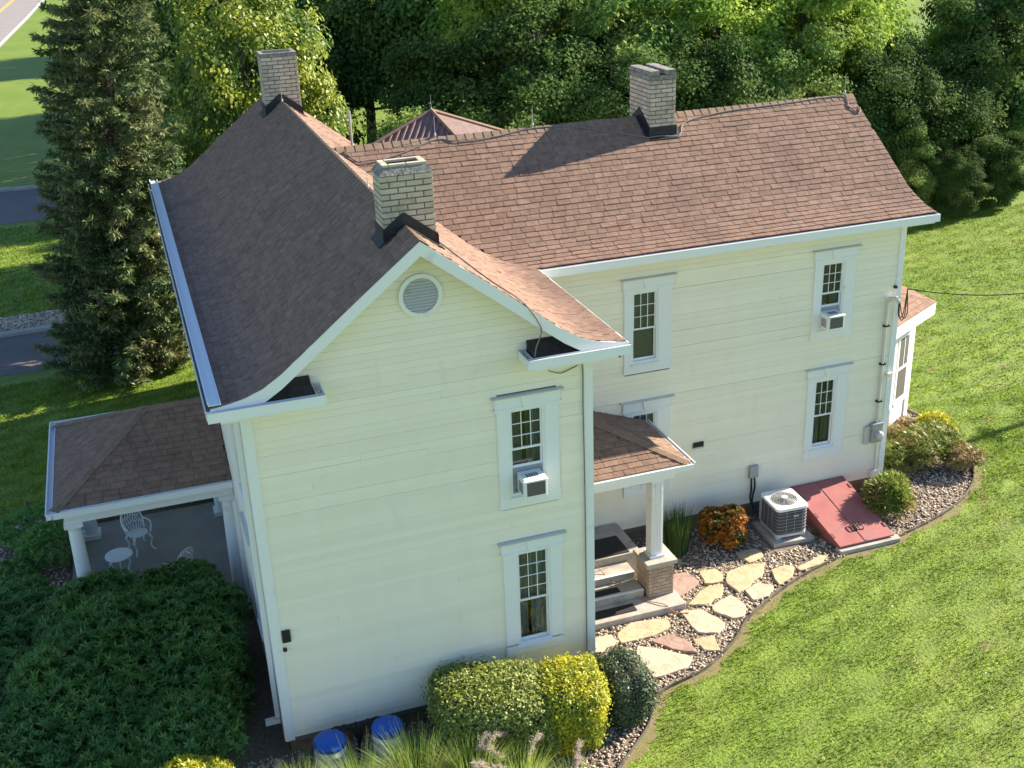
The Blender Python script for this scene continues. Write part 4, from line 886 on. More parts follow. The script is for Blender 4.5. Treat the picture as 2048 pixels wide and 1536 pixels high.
# bay at the end of the wing -----------------------------------------------------------------
BP = [(15.16, 5.24), (17.55, 6.60), (17.55, 8.20), (15.16, 9.56)]
bay = ob('bay', MB().prism(BP, 0.42, 3.45), WHITE, house); bay['label'] = 'white angled bay at the end of the wing'
ob('bay_foundation', MB().prism([(15.16, 5.34), (17.46, 6.65), (17.46, 8.15), (15.16, 9.46)], -0.2, 0.419), STONEB, bay)
EP = [(15.19, 4.86), (17.98, 6.42), (17.98, 8.38), (15.19, 9.94)]
ob('bay_cornice', MB().prism(EP, 3.451, 3.76), WHITE, bay)
apex = [(15.19, 6.55, 4.55), (15.6, 6.95, 4.55), (15.6, 7.85, 4.55), (15.19, 8.25, 4.55)]
bt = MB(); E3 = [(p[0], p[1], 3.77) for p in EP]
for i in range(3): bt.poly([E3[i], E3[i + 1], apex[i + 1], apex[i]])
bt.poly([apex[0], apex[1], apex[2], apex[3]]); ob('bay_roof', bt, SHINGLE, bay)
n0 = len(TABS); 
for i in range(3): flat_tabs(bay, (EP[i][0], EP[i][1], 3.775), (EP[i + 1][0], EP[i + 1][1], 3.775), (apex[i][0], apex[i][1], 4.555), (apex[i + 1][0], apex[i + 1][1], 4.555))
m = MB()
for P, part in TABS[n0:]: m.hexa(P)
ob('shingles', m, SHINGLE, bay, kind='stuff')
# bay windows on the first facet
f0, f1 = Vector((15.16, 5.24, 0)), Vector((17.55, 6.60, 0)); fd = (f1 - f0).normalized(); fn = Vector((fd.y, -fd.x, 0))
def facet_box(nm, u0, u1, z0, z1, o0, o1, m_, par):
    q = []
    for zz in (z0, z1):
        for u, oo in ((u0, o1), (u1, o1), (u1, o0), (u0, o0)):
            p = f0 + fd * u + fn * oo; q.append((p.x, p.y, zz))
    return ob(nm, MB().hexa(q), m_, par)
for u0 in (0.95, 1.82):
    wnd = facet_box('bay_window', u0, u0 + 0.62, 1.3, 3.1, 0.001, 0.035, WHITE, bay)
    facet_box('pane', u0 + 0.07, u0 + 0.55, 2.25, 3.03, 0.036, 0.042, FIELD, wnd); facet_box('pane', u0 + 0.07, u0 + 0.55, 1.37, 2.15, 0.036, 0.042, FIELD, wnd)
    facet_box('muntin', u0 + 0.29, u0 + 0.32, 2.25, 3.03, 0.043, 0.05, WHITE, wnd)
    facet_box('sill', u0 - 0.05, u0 + 0.67, 1.22, 1.30, 0.001, 0.07, WHITE, wnd)
for u in (0.75, 1.64, 2.52, 2.66): facet_box('bay_pilaster', u, u + 0.08, 0.45, 3.44, 0.001, 0.03, WHITE, bay)

# rear roof with ribs -----------------------------------------------------------------------
rr = ob('rear_block', MB().prism([(7.52 + 3.6 * c_, 16.0 + 3.6 * s_) for c_, s_ in ((-0.977, -0.212), (0.212, -0.977), (0.977, 0.212), (-0.212, 0.977))], 0.0, 6.52), SIDING, house); rr['label'] = 'rear block with a pyramid roof beyond the wing'
A = Vector((7.52, 16.0, 8.05)); ER = [A + Vector((3.9 * c_, 3.9 * s_, -1.5)) for c_, s_ in ((-0.977, -0.212), (0.212, -0.977), (0.977, 0.212), (-0.212, 0.977))]
for i in range(4): 
    ob('roof_plane', MB().poly([ER[i], ER[(i + 1) % 4], A]), TILE, rr)
m = MB()
for i in (0,):
    e0, e1 = ER[i], ER[(i + 1) % 4]; mid = (e0 + e1) / 2; up = A - e0; ed = (e1 - e0).normalized(); sl_ = (A - e0) - ed * (A - e0).dot(ed); tA = (A - e0).dot(ed); Lt = (e1 - e0).length
    n = 30
    for k in range(1, n):
        t = Lt * k / n; f = (t / tA) if t < tA else (Lt - t) / (Lt - tA)
        if f < 0.03: continue
        p0 = e0 + ed * t; p1 = p0 + sl_ * f * 0.985; up_ = Vector((0, 0, 0.045)); s_ = ed * 0.045
        m.hexa([tuple(p0 - s_), tuple(p0 + s_), tuple(p1 + s_), tuple(p1 - s_), tuple(p0 - s_ * 0.5 + up_), tuple(p0 + s_ * 0.5 + up_), tuple(p1 + s_ * 0.5 + up_), tuple(p1 - s_ * 0.5 + up_)])
ob('tile_ribs', m, TILE, rr, kind='stuff')
m = MB()
for e in ER: m.tube([e + Vector((0, 0, 0.03)), A + Vector((0, 0, 0.03))], 0.06, 6)
ob('hip_caps', m, SHCAP, rr)

# lightning rods and their cable ---------------------------------------------------------------
def rod(x, y, z, h=0.42):
    m = MB(); m.tube([(x, y, z - 0.05), (x, y, z + 0.06), (x, y, z + h)], [0.012, 0.007, 0.004], 6); m.lathe([(0.03, 0.0), (0.025, 0.03), (0.01, 0.06)], (x, y, z), 8)
    return ob('lightning_rod', m, GREY, house)
for p in ((7.53, YB, 9.12), (5.31, YB, 9.12), (15.45, YB, 9.12), (XA, 3.1, 9.23), (XA, 12.9, 9.23), (7.52, 16.0, 8.10)): rod(*p)
def cable(pts, r=0.014): return ob('conductor_cable', MB().tube(smooth_curve(pts, 5), r, 6), WIRE, house)
def onB(x, d, h=0.035): return (x, YB - d, float(np.interp(d, *profB)) + h)
cable([onB(3.3, 0.12), onB(3.6, 0.45), onB(4.4, 0.34), onB(5.31, 0.08), onB(5.8, 0.2), onB(6.6, 0.16), onB(7.53, 0.05), onB(8.4, 0.12), onB(9.4, 0.4), onB(10.05, 0.62, 0.06)])
cable([onB(10.05, 0.62, 0.06), (10.3, 6.79, 8.72), (10.8, 6.8, 8.69), onB(11.1, 0.3), onB(12.2, 0.14), onB(13.6, 0.1), onB(15.3, 0.06), onB(15.35, 0.35), onB(15.5, 0.55), onB(15.62, 0.4)])
def onA(y, d, h=0.035): return (XA + d, y, float(np.interp(d, *profA)) + h)
cable([onA(12.9, 0.06), onA(9, 0.06), onA(5, 0.07), onA(3.1, 0.05), onA(2.4, 0.1), onA(1.3, 0.28), onA(1.15, 0.62)], 0.012)
cable([onA(1.1, 0.66), onA(0.4, 0.9), onA(-0.2, 1.2), onA(-0.43, 1.62), (4.78, -0.465, 7.52), (4.70, -0.44, 7.2), (4.68, -0.40, 7.02)], 0.012)
cable([(5.0, -0.15, 6.62), (5.25, -0.06, 6.50), (5.5, -0.05, 6.56), (5.64, -0.05, 6.56), (5.645, -0.05, 5.8), (5.66, -0.05, 4.2), (5.66, -0.05, 2.5), (5.66, -0.05, 0.6)], 0.010)
ob('vent_pipe', MB().tube([(4.0, 10.0, 8.2), (4.0, 10.0, 9.35)], 0.03, 8).tube([(4.0, 10.0, 9.2), (3.75, 10.0, 9.24)], 0.012, 6), GREY, house)

# small things fixed to the walls -------------------------------------------------------------
m = MB(); m.tube([(14.87, D1 - 0.07, 1.9), (14.87, D1 - 0.07, 3.25), (14.86, D1 - 0.07, 4.75), (14.86, D1 - 0.08, 4.95)], 0.035, 10); m.tube([(14.86, D1 - 0.08, 4.95), (14.87, D1 - 0.14, 5.06), (14.93, D1 - 0.24, 5.08), (15.0, D1 - 0.28, 4.98)], [0.045, 0.06, 0.06, 0.05], 10)
mast = ob('service_mast', m, LGREY, house)
for zz in (2.45, 3.4, 4.35): ob('pipe_strap', MB().box(14.80, 14.94, D1 - 0.115, D1 - 0.026, zz, zz + 0.035), BLACK, mast)
mt = ob('meter_box', MB().box(14.70, 15.0, D1 - 0.16, D1 - 0.03, 1.42, 1.92), GREY, house, bevel=0.012); ob('back_panel', MB().box(14.56, 14.695, D1 - 0.08, D1 - 0.03, 1.38, 1.84), LGREY, mt)
g = MB().lathe([(0.10, 0), (0.10, 0.05), (0.085, 0.10), (0.03, 0.12)], (0, 0, 0), 14); gl = ob('meter_dome', g, LGREY, mt); gl.location = (14.89, D1 - 0.16, 1.62); gl.rotation_euler = (R(90), 0, 0)
ob('conduit', MB().tube([(14.9, D1 - 0.06, 1.42), (14.92, D1 - 0.06, 0.9), (14.92, D1 - 0.06, 0.45), (14.95, D1 - 0.12, 0.1)], 0.018, 8), LGREY, mt)
ob('outlet_box', MB().box(14.84, 14.99, D1 - 0.09, D1 - 0.027, 0.44, 0.62), WHITE, mt)
for k, (xx, dz) in enumerate(((14.96, -0.35), (15.0, -0.42), (15.06, -0.38))):
    ob('drip_loop', MB().tube(smooth_curve([(14.99 + k * 0.012, D1 - 0.29, 4.98), (xx + 0.01, D1 - 0.33, 4.98 + dz * 0.75), (xx + 0.08, D1 - 0.34, 4.98 + dz), (xx + 0.16, D1 - 0.32, 4.98 + dz * 0.6), (15.21, D1 - 0.26, 5.25)], 6), 0.011, 6), BLACK, mast)
ob('insulator', MB().box(15.0, 15.06, D1 - 0.1, D1 - 0.03, 5.25, 5.31), BLACK, house)
ob('flood_light', MB().lathe([(0.03, 0), (0.05, 0.06), (0.06, 0.12)], (15.08, D1 - 0.1, 3.05), 10), WHITE, house)
vb = ob('wall_vent', MB().box(10.03, 10.29, D1 - 0.045, D1 - 0.027, 2.17, 2.29), BLACK, house); ob('vent_lip', MB().box(10.02, 10.30, D1 - 0.05, D1 - 0.027, 2.13, 2.168), LGREY, vb)
ob('gauge_box', MB().box(0.15, 0.29, -0.06, -0.027, 2.42, 2.66), BLACK, house, bevel=0.008); gb = ob('gauge_knob', MB().lathe([(0.035, 0), (0.035, 0.035), (0.02, 0.05)], (0, 0, 0), 12), BLACK, house); gb.location = (0.17, -0.027, 2.28); gb.rotation_euler = (R(90), 0, 0)
ds = ob('disconnect_box', MB().box(11.48, 11.70, D1 - 0.12, D1 - 0.027, 1.12, 1.42), GREY, house, bevel=0.01)
ob('whip', MB().tube(smooth_curve([(11.54, D1 - 0.08, 1.12), (11.55, D1 - 0.08, 0.8), (11.53, D1 - 0.1, 0.55), (11.62, D1 - 0.2, 0.3), (11.75, 3.85, 0.25)], 6), 0.022, 8).tube(smooth_curve([(11.62, D1 - 0.08, 1.12), (11.64, D1 - 0.08, 0.85), (11.58, D1 - 0.1, 0.6), (11.55, D1 - 0.2, 0.35), (11.62, 3.85, 0.22)], 6), 0.022, 8), BLACK, ds)

# ------------------------------------------------------------------ things standing about
# window coolers
def cooler(lab, x0, z0, yw):
    t = thing('window_air_conditioner', lab, 'air conditioner', (x0, yw, z0)); wd, hh, dp = 0.42, 0.36, 0.34
    ob('casing', MB().box(0, wd, -dp, 0.04, 0, hh), WHITE, t, bevel=0.015)
    ob('coil', MB().box(0.05, wd - 0.04, -dp - 0.006, -dp - 0.001, 0.05, hh - 0.06), FIELD, t)
    for k in range(5): ob('louvre', MB().box(0.10 + k * 0.045, 0.125 + k * 0.045, -0.24, -0.10, hh + 0.001, hh + 0.004), FIELD, t)
    for k in range(5): ob('side_louvre', MB().box(-0.004, -0.001, -0.26 + k * 0.04, -0.24 + k * 0.04, 0.06, 0.26), FIELD, t)
    ob('drip_lip', MB().hexa([(-0.01, -dp - 0.03, hh - 0.025), (wd + 0.01, -dp - 0.03, hh - 0.025), (wd + 0.01, -dp, hh - 0.01), (-0.01, -dp, hh - 0.01), (-0.01, -dp - 0.03, hh - 0.018), (wd + 0.01, -dp - 0.03, hh - 0.018), (wd + 0.01, -dp, hh), (-0.01, -dp, hh)]), WHITE, t)
cooler('white air conditioner sticking out of the upper window in the gable wall', 4.44, 4.40, 0.0)
cooler('white air conditioner sticking out of the upper window near the wing corner', 13.13, 4.59, D1)

# condenser
t = thing('air_condenser', 'square grey outdoor air condenser with white top on a concrete pad by the wing wall', 'air conditioner', (11.93, 3.40, 0.0), R(-3))
ob('pad', MB().box(-0.50, 0.52, -0.56, 0.50, 0.0, 0.11), CONC, t, bevel=0.012)
for fx in (-0.3, 0.3):
    for fy in (-0.34, 0.34): ob('foot', MB().box(fx - 0.06, fx + 0.06, fy - 0.06, fy + 0.06, 0.11, 0.17), LGREY, t)
def rrect(hx, hy, r, n=5):
    P = []
    for cx, cy, a0 in ((hx - r, hy - r, 0), (-hx + r, hy - r, 90), (-hx + r, -hy + r, 180), (hx - r, -hy + r, 270)):
        for k in range(n + 1): a = R(a0 + 90 * k / n); P.append((cx + r * math.cos(a), cy + r * math.sin(a)))
    return P
ob('coil', MB().prism(rrect(0.37, 0.42, 0.10), 0.20, 0.84), FINS, t)
ob('base_pan', MB().prism(rrect(0.385, 0.435, 0.11), 0.17, 0.23), LGREY, t)
top = ob('top_panel', MB().prism(rrect(0.40, 0.45, 0.11), 0.83, 0.90), WHITE, t, bevel=0.012)
ob('fan_opening', MB().lathe([(0.30, 0.902), (0.30, 0.904)], (0, 0, 0), 28), FIELD, top)
for k in range(7):
    rr_ = 0.07 + k * 0.04; ob('guard_ring', MB().tube([(rr_ * math.cos(a), rr_ * math.sin(a), 0.925 + 0.012 * (1 - k / 6)) for a in np.linspace(0, 2 * math.pi, 25)], 0.0045, 5, cap=False), LGREY, top)
for k in range(6):
    a = math.pi * k / 6; ob('guard_spoke', MB().tube([(0.31 * math.cos(a), 0.31 * math.sin(a), 0.915), (0, 0, 0.94), (-0.31 * math.cos(a), -0.31 * math.sin(a), 0.915)], 0.005, 5), LGREY, top)
ob('fan_hub', MB().lathe([(0.075, 0.935), (0.07, 0.955), (0.03, 0.962)], (0, 0, 0), 16), WHITE, top)
for sx in (-1, 1):
    for sy in (-1, 1): ob('corner_post', MB().box(sx * 0.345 - 0.04, sx * 0.345 + 0.04, sy * 0.395 - 0.04, sy * 0.395 + 0.04, 0.22, 0.83), LGREY if (sx, sy) != (1, -1) else GREY, t) if (sx, sy) in ((-1, 1), (1, 1)) else None
for k in range(7): ob('wire_guard', MB().tube([(p[0] * 1.0, p[1] * 1.0, 0.27 + k * 0.085) for p in rrect(0.385, 0.435, 0.11)] + [(0.385, 0.325, 0.27 + k * 0.085)], 0.005, 5), GREY, t)
for p in ((-0.386, 0.2), (-0.386, 0.0), (-0.386, -0.2), (-0.15, -0.436), (0.05, -0.436), (0.25, -0.436)): ob('wire_guard', MB().tube([(p[0], p[1], 0.2), (p[0], p[1], 0.85)], 0.006, 5), GREY, t)
ob('badge', MB().box(0.02, 0.14, -0.446, -0.440, 0.66, 0.70), LGREY, t)

# cellar door
t = thing('cellar_door', 'red painted sloping cellar bulkhead with two door leaves against the wing wall', 'cellar door', (13.35, 3.2, 0))
def bk(x, y, dz): f = (y - 2.19) / (4.27 - 2.19); return (x - 13.35, y - 3.2, 0.14 + f * 0.46 + dz)
def slope(nm, x0, x1, y0, y1, d0, d1, m_, par, bev=0):
    return ob(nm, MB().hexa([bk(x0, y0, d0), bk(x1, y0, d0), bk(x1, y1, d0), bk(x0, y1, d0), bk(x0, y0, d1), bk(x1, y0, d1), bk(x1, y1, d1), bk(x0, y1, d1)]), m_, par, bevel=bev)
slope('frame', 12.66, 14.04, 2.20, 4.26, -0.10, -0.005, RED, t)
lf = slope('door_leaf', 12.64, 13.335, 2.15, 4.22, 0.0, 0.035, RED, t, 0.006); rf = slope('door_leaf', 13.345, 14.06, 2.15, 4.22, 0.0, 0.035, RED, t, 0.006)
slope('top_trim', 12.64, 14.06, 4.225, 4.262, -0.02, 0.03, RED, t)
for xx in (12.68, 13.98):
    ob('cheek', MB().hexa([(xx - 13.35, -1.0, 0), (xx + 0.04 - 13.35, -1.0, 0), (xx + 0.04 - 13.35, 1.06, 0), (xx - 13.35, 1.06, 0), (xx - 13.35, -1.0, 0.03), (xx + 0.04 - 13.35, -1.0, 0.03), (xx + 0.04 - 13.35, 1.06, 0.49), (xx - 13.35, 1.06, 0.49)]), RED, t)
for x0, par in ((13.26, lf), (13.43, rf)):
    pts = [bk(x0 + a, b, h) for a, b, h in ((-0.045, 2.50, 0.036), (-0.055, 2.52, 0.075), (-0.05, 2.66, 0.085), (0.0, 2.69, 0.085), (0.05, 2.66, 0.085), (0.055, 2.52, 0.075), (0.045, 2.50, 0.036))]
    ob('handle', MB().tube(smooth_curve(pts, 4), 0.013, 6).tube([bk(x0 - 0.05, 2.5, 0.04), bk(x0 + 0.05, 2.5, 0.04)], 0.013, 6), BLACK, par)
for par, hx in ((lf, 12.67), (rf, 14.03)):
    for hy in (2.5, 3.2, 3.9): slope('hinge', hx - 0.035, hx + 0.035, hy - 0.07, hy + 0.07, 0.036, 0.05, RUST, par)
slope('seam_strip', 13.30, 13.375, 2.16, 4.21, 0.036, 0.046, RED, rf)
ob('sill', MB().box(-0.75, 0.82, -1.16, -0.94, -0.02, 0.105), CONC, t, bevel=0.012)

# rain barrels
for (x, y, lab) in ((0.66, -0.58, 'blue lidded white plastic drum by the corner of the gable wall'), (1.68, -0.58, 'blue lidded white plastic drum beside the clipped shrub')):
    t = thing('drum', lab, 'drum', (x, y, 0), 0, 'drums along the gable wall')
    ob('body', MB().lathe([(0.25, 0.0), (0.27, 0.05), (0.275, 0.22), (0.285, 0.23), (0.275, 0.25), (0.275, 0.42), (0.285, 0.43), (0.275, 0.45), (0.265, 0.58)], (0, 0, 0), 24), BARREL, t, smooth=True)
    ob('lid', MB().lathe([(0.285, 0.56), (0.29, 0.60), (0.28, 0.64), (0.24, 0.68), (0.15, 0.715), (0.04, 0.73)], (0, 0, 0), 24), BLUE, t, smooth=True)
m = MB()
for k in range(5):
    a = -1.2 + k * 0.6; pts = [(0, 0, 0), (0.02 * k, 0, 0.35), (0.10 * math.sin(a) * 1.5, -0.02, 0.62), (0.24 * math.sin(a) * 1.6, -0.03, 0.72), (0.30 * math.sin(a) * 1.6, -0.02, 0.63), (0.24 * math.sin(a) * 1.6, -0.02, 0.58)]
    m.tube(smooth_curve(pts, 5), 0.011, 6)
o = ob('trellis', m, BLACK); o.location = (1.17, -0.35, 0); o['label'] = 'curled black iron garden ornament between the two drums'; o['category'] = 'ornament'

# porch furniture
def chair(loc, rz, lab):
    t = thing('garden_chair', lab, 'chair', loc, rz, 'white garden chairs on the front porch')
    s = MB(); s.prism([(0.22 * math.cos(a), 0.21 * math.sin(a)) for a in np.linspace(0, 2 * math.pi, 18)[:-1]], 0.42, 0.45); ob('seat', s, BEACH, t)
    b = MB(); b.tube(smooth_curve([(-0.22, 0.13, 0.45), (-0.25, 0.24, 0.70), (-0.17, 0.31, 0.93), (0, 0.33, 0.99), (0.17, 0.31, 0.93), (0.25, 0.24, 0.70), (0.22, 0.13, 0.45)], 5), 0.02, 6)
    ob('back_rim', b, BEACH, t)
    for k in range(-3, 4):
        x = k * 0.06; h = 0.96 - abs(k) * 0.025
        ob('back_scroll', MB().tube(smooth_curve([(x * 0.8, 0.19, 0.45), (x * 1.1 + 0.02, 0.23, 0.58), (x - 0.02, 0.27, 0.72), (x * 1.1 + 0.015, 0.30, 0.84), (x, 0.315, h)], 4), 0.014, 5), BEACH, t)
    for zz in (0.6, 0.75): ob('back_scroll', MB().tube([(-0.22, 0.17 + zz * 0.1, zz), (0, 0.19 + zz * 0.12, zz + 0.05), (0.22, 0.17 + zz * 0.1, zz)], 0.014, 5), BEACH, t)
    for sx in (-1, 1):
        ob('arm', MB().tube(smooth_curve([(sx * 0.23, 0.2, 0.68), (sx * 0.29, 0.05, 0.67), (sx * 0.28, -0.13, 0.64), (sx * 0.22, -0.17, 0.45)], 5), 0.017, 6), BEACH, t)
        for sy in (-1, 1): ob('leg', MB().tube(smooth_curve([(sx * 0.17, sy * 0.15, 0.42), (sx * 0.22, sy * 0.2, 0.30), (sx * 0.18, sy * 0.18, 0.12), (sx * 0.24, sy * 0.25, 0.0)], 5), [0.03] * 6 + [0.022] * 9 + [0.032], 6), BEACH, t)
chair((-2.13, 8.25, 0.10), R(25), 'white scrolled garden chair standing behind the small porch table')
chair((-1.36, 6.35, 0.10), R(-140), 'white scrolled garden chair half hidden by the dark green shrub')
t = thing('garden_table', 'small round white metal table on the front porch', 'table', (-2.58, 7.25, 0.10))
ob('top', MB().lathe([(0.27, 0.50), (0.30, 0.515), (0.30, 0.535), (0.28, 0.54)], (0, 0, 0), 24), BEACH, t)
for k in range(3):
    a = R(95 + 120 * k); c, s = math.cos(a), math.sin(a)
    ob('leg', MB().tube(smooth_curve([(0.20 * c, 0.20 * s, 0.50), (0.24 * c, 0.24 * s, 0.36), (0.17 * c, 0.17 * s, 0.18), (0.22 * c, 0.22 * s, 0.03), (0.28 * c, 0.28 * s, 0.0)], 4), [0.032] * 6 + [0.02] * 10 + [0.026], 6), BEACH, t)

# utility pole and service line
t = thing('utility_pole', 'wooden utility pole standing off on the right hand lawn', 'pole', (36.7, 8.42, 0))
ob('shaft', MB().tube([(0, 0, -0.5), (0, 0, 4), (0, 0, 9.0)], [0.15, 0.13, 0.11], 12), WOODPOLE, t)
ob('crossarm', MB().box(-0.06, 0.06, -0.5, 0.5, 8.4, 8.5), WOODPOLE, t)
p0, p1 = np.array([15.22, D1 - 0.24, 5.26]), np.array([36.7, 8.42, 8.6]); pts = []
for k in range(25):
    f = k / 24; p = p0 + (p1 - p0) * f; p[2] -= 4 * 2.6 * f * (1 - f); pts.append(tuple(p))
o = ob('service_line', MB().tube(pts, 0.014, 6), mat('black_cable', (0.012, 0.012, 0.012), 0.95, spec=0.1)); o['label'] = 'black service wire strung from the wing corner out over the lawn'; o['category'] = 'wire'

# ------------------------------------------------------------------ planting
def plant(name, label, cat, loc, V, F, leafm, group=None, part='foliage', stem=None):
    t = thing(name, label, cat, loc, 0, group)
    link(part, npmesh(part, V, F, leafm), t)
    if stem: ob('stem', stem, BARK, t)
    return t
def clipped(shape_fn, n, leaf, up=0.3, depth=0.10, asp=0.6):
    """leaves over a clipped surface: shape_fn(n) -> points, outward normals"""
    P, Nn = shape_fn(n); dep = rng.random((n, 1)) ** 1.6 * depth; dep = np.where(rng.random((n, 1)) < 0.05, -rng.random((n, 1)) * 0.11, dep); P = P - Nn * dep + rng.normal(0, 0.012, (n, 3))
    nn = unit(Nn * 0.9 + rng.normal(0, 0.55, (n, 3)) + np.array([0, 0, up]))
    return leaves(P, nn, leaf * rng.uniform(0.55, 1.55, n), asp)
def superell(rx, ry, rz, zc, e=0.5, lump=0.05, seed=0):
    g = np.random.default_rng(seed); fr = g.normal(0, 2.6, (6, 3)); ph = g.uniform(0, 6.28, 6)
    def fn(n):
        d = unit(rng.normal(size=(n * 2, 3))); d = d[d[:, 2] > -0.75][:n]
        while len(d) < n: d = np.concatenate([d, d])[:n]
        r = 1 / (np.sum(np.abs(d) ** (2 / e), 1) ** (e / 2)); p = d * r[:, None]
        lumpv = 1 + lump * np.sum(np.sin(p @ fr.T + ph), 1) / 3
        P = p * lumpv[:, None] * np.array([rx, ry, rz]); Nn = unit(np.sign(d) * np.abs(p) ** (2 / e - 1) / np.array([rx, ry, rz]))
        P[:, 2] += zc; return P, Nn
    return fn
def stemcluster(r, h, n=6):
    m = MB()
    for k in range(n):
        a = 6.28 * k / n; m.tube([(0.05 * math.cos(a), 0.05 * math.sin(a), -0.05), (r * 0.4 * math.cos(a), r * 0.4 * math.sin(a), h * 0.5), (r * 0.7 * math.cos(a), r * 0.7 * math.sin(a), h)], [0.02, 0.014, 0.006], 5)
    return m
def hedge(name, lab, loc, rx, ry, h, leafm, n, leaf, e, lump, seed, rz=0):
    fn = superell(rx, ry, h * 0.52, h * 0.5, e, lump, seed)
    V, F = clipped(fn, n, leaf); t = plant(name, lab, 'shrub', loc, V, F, leafm, stem=stemcluster(rx, h * 0.7)); t.rotation_euler[2] = rz
    # dark twiggy inside so that the shell is not see-through
    P, Nn = fn(1600); P = (P - np.array([0, 0, h * 0.5])) * 0.84 + np.array([0, 0, h * 0.5]); V2, F2 = leaves(P, Nn, 0.16, 0.9); link('inner_twigs', npmesh('inner_twigs', V2, F2, BARK), t)
    return t
hedge('clipped_shrub', 'clipped shrub with cream and green variegated leaves by the gable wall', (3.46, -0.98, 0), 1.06, 0.84, 1.36, LEAF_VAR, 30000, 0.055, 0.52, 0.10, 1, R(-14))
hedge('clipped_shrub', 'bright golden yellow clipped shrub under the lower gable window', (4.86, -1.18, 0), 0.60, 0.80, 1.30, LEAF_GOLD, 20000, 0.052, 0.46, 0.09, 2, R(-12))
hedge('clipped_shrub', 'rounded grey green clipped boxwood at the wall corner by the stone path', (5.92, -1.05, 0), 0.50, 0.62, 1.14, LEAF_BOX, 16000, 0.042, 0.66, 0.09, 3)

def shoots(fn, n, k, leaf, up=0.5, asp=0.33, depth=0.25, open_=0.9):
    """rosettes of k leaves at shoot tips"""
    P, Nn = fn(n); P = P - Nn * (rng.random((n, 1)) ** 1.5 * depth)
    ax = unit(Nn + rng.normal(0, 0.45, (n, 3)) + np.array([0, 0, up]))
    ref = unit(rng.normal(size=(n, 3))); a = unit(np.cross(ax, ref)); b = np.cross(ax, a)
    Vs, Fs, c = [], [], 0
    for i in range(k):
        th = 2 * math.pi * i / k + rng.uniform(0, 0.5, (n, 1)); dirv = unit((a * np.cos(th) + b * np.sin(th)) * open_ + ax * rng.uniform(0.25, 0.8, (n, 1)))
        nn = unit(ax - dirv * np.sum(ax * dirv, 1, keepdims=True) + rng.normal(0, 0.15, (n, 3)))
        V, F = leaves(P, nn, leaf * rng.uniform(0.7, 1.25, n), asp, along=dirv); Vs.append(V); Fs.append(F + c); c += len(V)
    return np.concatenate(Vs), np.concatenate(Fs)
def lumpy(blobs, seed=0):
    B = np.array(blobs, float)
    def fn(n):
        w_ = B[:, 3] * B[:, 4]; idx = rng.choice(len(B), n * 4, p=w_ / w_.sum()); d = unit(rng.normal(size=(n * 4, 3))); d[:, 2] = np.where(d[:, 2] < -0.35, -d[:, 2], d[:, 2])
        P = B[idx, :3] + d * B[idx, 3:6]
        ok = P[:, 2] > 0.05
        for b in B:
            ok &= (np.sum(((P - b[:3]) / b[3:6]) ** 2, 1) > 0.93)
        P, d, idx = P[ok][:n], d[ok][:n], idx[ok][:n]
        if len(P) < n: r = rng.integers(0, len(P), n - len(P)); P = np.concatenate([P, P[r]]); d = np.concatenate([d, d[r]]); idx = np.concatenate([idx, idx[r]])
        return P, unit(d / B[idx, 3:6])
    return fn
bl = []
g = np.random.default_rng(4)
for i in range(34):
    x = g.uniform(-2.4, 1.5); y = g.uniform(-3.0, 2.7); hgt = 1.3 * (1 - 0.10 * (x / 2) ** 2 - 0.08 * (y / 2.5) ** 2) + g.uniform(-0.25, 0.2); r = g.uniform(0.6, 0.95)
    bl.append((x, y, hgt - 0.35, r, r, r * g.uniform(0.7, 0.9)))
bl = [(x, y, z + 0.55 * (1 - (x / 2.6) ** 2 - ((y + 0.2) / 3.2) ** 2) - 0.15, a, b, c) for x, y, z, a, b, c in bl]; bl += [(-0.2, -0.1, 0.5, 2.2, 2.7, 1.25)]; bl += [(g.uniform(-2.9, 1.9), g.uniform(-2.8, 3.0), g.uniform(0.7, 1.35), r_, r_, r_ * 0.8) for r_ in g.uniform(0.3, 0.6, 14)]; bl += [(-2.7, 1.5, 0.55, 0.8, 1.0, 0.75), (-2.9, 2.9, 0.45, 0.7, 0.9, 0.6), (-2.8, -0.8, 0.7, 0.8, 1.2, 0.8), (-1.9, 3.3, 0.4, 0.8, 0.7, 0.6)]
fn = lumpy(bl)
V, F = shoots(fn, 10500, 7, 0.13, asp=0.3, up=0.7, depth=0.38)
t = plant('rhododendron', 'big dark green broadleaf shrub in the shade beside the house corner', 'shrub', (-2.35, 2.3, 0), V, F, LEAF_SHRUB, stem=stemcluster(1.6, 1.0, 10))
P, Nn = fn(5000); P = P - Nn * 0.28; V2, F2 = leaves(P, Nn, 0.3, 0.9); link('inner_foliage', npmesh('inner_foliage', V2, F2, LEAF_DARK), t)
fn = lumpy([(0, 0, 0.80, 0.60, 0.55, 0.80), (0.35, 0.1, 0.7, 0.5, 0.5, 0.70), (-0.4, -0.1, 0.7, 0.45, 0.45, 0.65)])
V, F = shoots(fn, 1300, 7, 0.10); plant('low_shrub', 'yellow green shrub in front of the big dark shrub', 'shrub', (-1.75, -1.45, 0), V, F, LEAF_GOLD)
